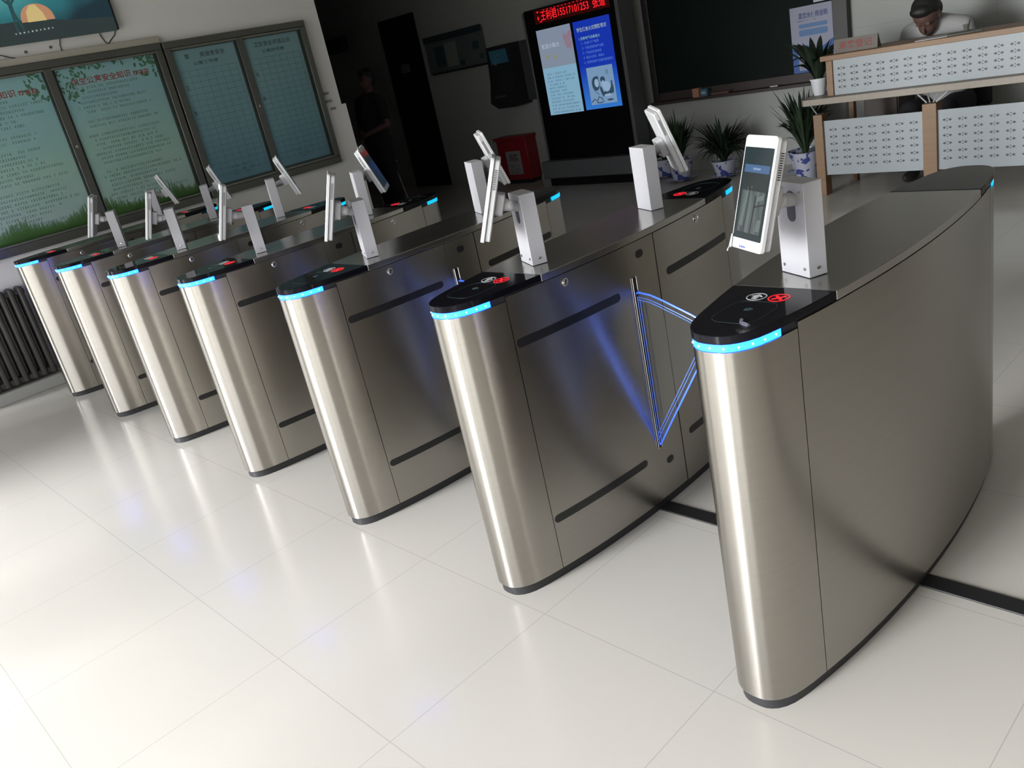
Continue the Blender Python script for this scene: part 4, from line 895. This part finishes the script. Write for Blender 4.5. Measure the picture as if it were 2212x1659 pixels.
def head_bits(c, R, k=1.0):
    """spheres in a head frame (x right, -y face, z up), returned in world space"""
    out = []
    for p, r in (((0,.005,.035),(.076,.092,.088)), ((0,-.022,-.035),(.056,.062,.070)), ((0,-.050,-.082),(.030,.026,.022)), ((0,-.094,-.010),(.010,.013,.020)), ((0,-.100,-.026),(.014,.012,.009)),
                 ((.077,.004,.0),(.008,.018,.028)), ((-.077,.004,.0),(.008,.018,.028)), ((0,-.083,-.052),(.022,.008,.006)), ((0,-.082,-.062),(.019,.008,.006)), ((.03,-.080,.018),(.018,.008,.006)), ((-.03,-.080,.018),(.018,.008,.006))):
        out.append((tuple(Vector(c)+R @ (Vector(p)*k)), tuple(q*k for q in r)))
    return out
def hand_chains(wr, d, side, curl=.5, s=1.0):
    """palm and five fingers leaving wrist wr along direction d; side = towards the thumb"""
    d = Vector(d).normalized(); t = Vector(side).normalized(); n = d.cross(t).normalized(); ch = []
    wr = Vector(wr); palm = wr+d*.05*s
    ch.append([(wr, .024*s), (wr+d*.045*s, .030*s), (wr+d*.085*s, .029*s)])
    for k, (o, L) in enumerate(((.027,.070),(.009,.078),(-.009,.073),(-.026,.058))):
        b = wr+d*.090*s+t*o*s; m_ = b+(d*math.cos(curl*.6)-n*math.sin(curl*.6))*L*.5*s; e = m_+(d*math.cos(curl*1.5)-n*math.sin(curl*1.5))*L*.5*s
        ch.append([(b, .0095*s), (m_, .0085*s), (e, .007*s)])
    b = wr+d*.03*s+t*.026*s; ch.append([(b, .013*s), (b+(d*.6+t*.8)*.035*s, .011*s), (b+(d*.9+t*.5)*.065*s, .009*s)])
    return ch
def off(ch, e): return [[(p, r+e) for p, r in c] for c in ch]
# seated man behind the desk, bent over the counter, reading
PX, PYy = -1.735, 5.62
gd = empty('person', (PX, 5.75, 0), label='person in grey shirt bent over the desk counter, head lowered, reading', cat='person')
hc = Vector((PX-.005, 5.50, 1.215)); HR = Matrix.Rotation(D(42), 3, 'X')
LS, RS = Vector((PX-.19, 5.66, 1.10)), Vector((PX+.19, 5.66, 1.10))
nk = Vector((PX, 5.64, 1.14))
torso = [[((PX,5.84,.52),.15),((PX,5.82,.70),.145),((PX,5.76,.90),.16),((PX,5.69,1.05),.13)], [(tuple(LS),.06),(tuple(nk),.075),(tuple(RS),.06)], [((PX-.10,5.74,.97),.11),((PX+.10,5.74,.97),.11)]]
LW_, RW_ = Vector((PX-.13,5.53,.850)), Vector((PX+.13,5.53,.850))
armL = [(tuple(LS),.055),((PX-.28,5.64,.93),.047),((PX-.20,5.58,.87),.038),(tuple(LW_),.028)]
armR = [(tuple(RS),.055),((PX+.28,5.64,.93),.047),(tuple(RW_),.028)]
legs = [[((PX-.10,5.82,.52),.09),((PX-.14,5.48,.54),.072),((PX-.14,5.46,.30),.055),((PX-.14,5.50,.09),.045)], [((PX+.10,5.82,.52),.09),((PX+.14,5.48,.54),.072),((PX+.14,5.46,.30),.055),((PX+.14,5.50,.09),.045)]]
body_mesh(torso+[armL, armR]+legs+[[(tuple(nk),.055),(tuple(hc+HR @ Vector((0,.03,-.06))),.05)]]+hand_chains(LW_, (.8,-.5,-.1), (0,-1,.3), .3)+hand_chains(RW_, (-.8,-.5,-.1), (0,-1,.3), .3), head_bits(hc, HR, 1.18), .007, 'body', SKIN, gd, gd.location)
body_mesh(off(torso, .018)+[[(p, r+.012) for p, r in armL], [(p, r+.012) for p, r in armR]], [], .012, 'shirt', SHIRTG, gd, gd.location)
body_mesh(off(legs, .014)+[[((PX-.08,5.84,.52),.14),((PX+.08,5.84,.52),.14)]], [], .014, 'trousers', TROUS, gd, gd.location)
m_ = []
for p, r in (((0,.022,.058),(.083,.094,.082)), ((0,.06,.0),(.078,.055,.075)), ((0,-.045,.098),(.066,.05,.038))): m_.append((tuple(hc+HR @ (Vector(p)*1.18)), tuple(q*1.18 for q in r)))
body_mesh([], m_, .008, 'hair', HAIR, gd, gd.location)
for sx in (-.14, .14):
    MB().sphere((PX+sx, 5.46, .045), (.05,.13,.045), 14, 8).build('shoe', SHOE, gd, rel=True)
# dark office chair behind him
ch = empty('office_chair', (PX+.02, 5.95, 0), label='black office chair the bent person sits on behind the desk', cat='chair')
MB().box(PX-.25, PX+.25, 5.70, 6.10, .36, .42).build('seat', mat('black_fabric', (.012,.012,.014), .8), ch, bevel=.03, rel=True, seg=3)
MB().box(PX-.26, PX+.26, 6.04, 6.09, .45, .95).build('backrest', MATS['black_fabric'], ch, bevel=.03, rel=True, seg=3)
MB().tube([(PX, 5.9, .05), (PX, 5.9, .37)], .025, 12).build('column', DARKP, ch, rel=True)
m = MB()
for k in range(5): a = 2*math.pi*k/5+.3; m.tube([(PX,5.9,.06),(PX+.27*math.cos(a),5.9+.27*math.sin(a),.04)], .018, 8)
m.build('star_base', DARKP, ch, rel=True)
# standing man in the dark hallway
HX, HY = -7.78, 4.60
hp = empty('person', (HX, HY, 0), label='person in black shirt standing in the dark hallway, hands together at the waist', cat='person')
hc = Vector((HX+.085, HY, 1.63)); HR = Matrix.Rotation(D(-8), 3, 'Z')
tor = [[((HX,HY,.92),.135),((HX,HY,1.08),.125),((HX+.02,HY,1.25),.145),((HX+.04,HY,1.38),.12)], [((HX-.15,HY,1.405),.055),((HX+.05,HY,1.44),.07),((HX+.235,HY,1.39),.055)], [((HX-.05,HY,.94),.12),((HX+.06,HY,.94),.12)], [((HX-.07,HY,1.28),.11),((HX+.11,HY,1.28),.11)]]
aL = [((HX-.17,HY,1.40),.052),((HX-.25,HY-.02,1.14),.042),((HX-.06,HY-.22,1.07),.028)]
aR = [((HX+.245,HY,1.385),.052),((HX+.30,HY-.02,1.12),.042),((HX+.10,HY-.22,1.05),.028)]
lg = [[((HX-.08,HY,.92),.095),((HX-.09,HY-.02,.50),.065),((HX-.10,HY+.02,.09),.045)], [((HX+.09,HY,.92),.095),((HX+.14,HY-.03,.50),.065),((HX+.18,HY,.09),.045)]]
body_mesh(tor+[aL, aR]+lg+[[((HX+.05,HY,1.43),.055),((HX+.08,HY,1.56),.05)]]+hand_chains(aL[-1][0], (.9,-.1,-.3), (0,-.3,1), .5)+hand_chains(aR[-1][0], (-.9,-.1,-.3), (0,-.3,1), .5), head_bits(hc, HR), .008, 'body', SKIN, hp, hp.location)
body_mesh(off(tor, .016)+[[(p, r+.016) for p, r in aL[:1]]+[((HX-.225,HY-.01,1.22),.062)], [(p, r+.016) for p, r in aR[:1]]+[((HX+.28,HY-.01,1.21),.062)]], [], .012, 'shirt', SHIRTB, hp, hp.location)
body_mesh(off(lg, .016)+[[((HX-.05,HY,.92),.13),((HX+.06,HY,.92),.13)]], [], .012, 'trousers', TROUS, hp, hp.location)
m_ = [(tuple(hc+HR @ Vector(p)), r) for p, r in (((0,.018,.062),(.083,.094,.080)), ((0,.055,.01),(.078,.052,.07)), ((0,-.045,.095),(.062,.048,.034)))]
body_mesh([], m_, .009, 'hair', HAIR, hp, hp.location)
for sx in (-.10, .18): MB().sphere((HX+sx, HY-.05, .045), (.048,.13,.045), 14, 8).build('shoe', SHOE, hp, rel=True)
# stool
so = empty('stool', (-8.1, 4.95, 0), label='wooden-topped stool beside the standing person in the hallway', cat='stool')
MB().lathe([(.16,.0),(.165,.01),(.165,.025),(.16,.03)], 24, Matrix.Translation((-8.17,4.9,.62))).build('seat', mat('stool_wood', (.22,.14,.07), .5), so, rel=True)
for k in range(4):
    a = math.pi/4+k*math.pi/2; MB().tube([(-8.17+.10*math.cos(a),4.9+.10*math.sin(a),.62),(-8.17+.19*math.cos(a),4.9+.19*math.sin(a),0)], .012, 8).build('leg', mat('stool_steel', (.3,.3,.3), .4, .8), so, rel=True)
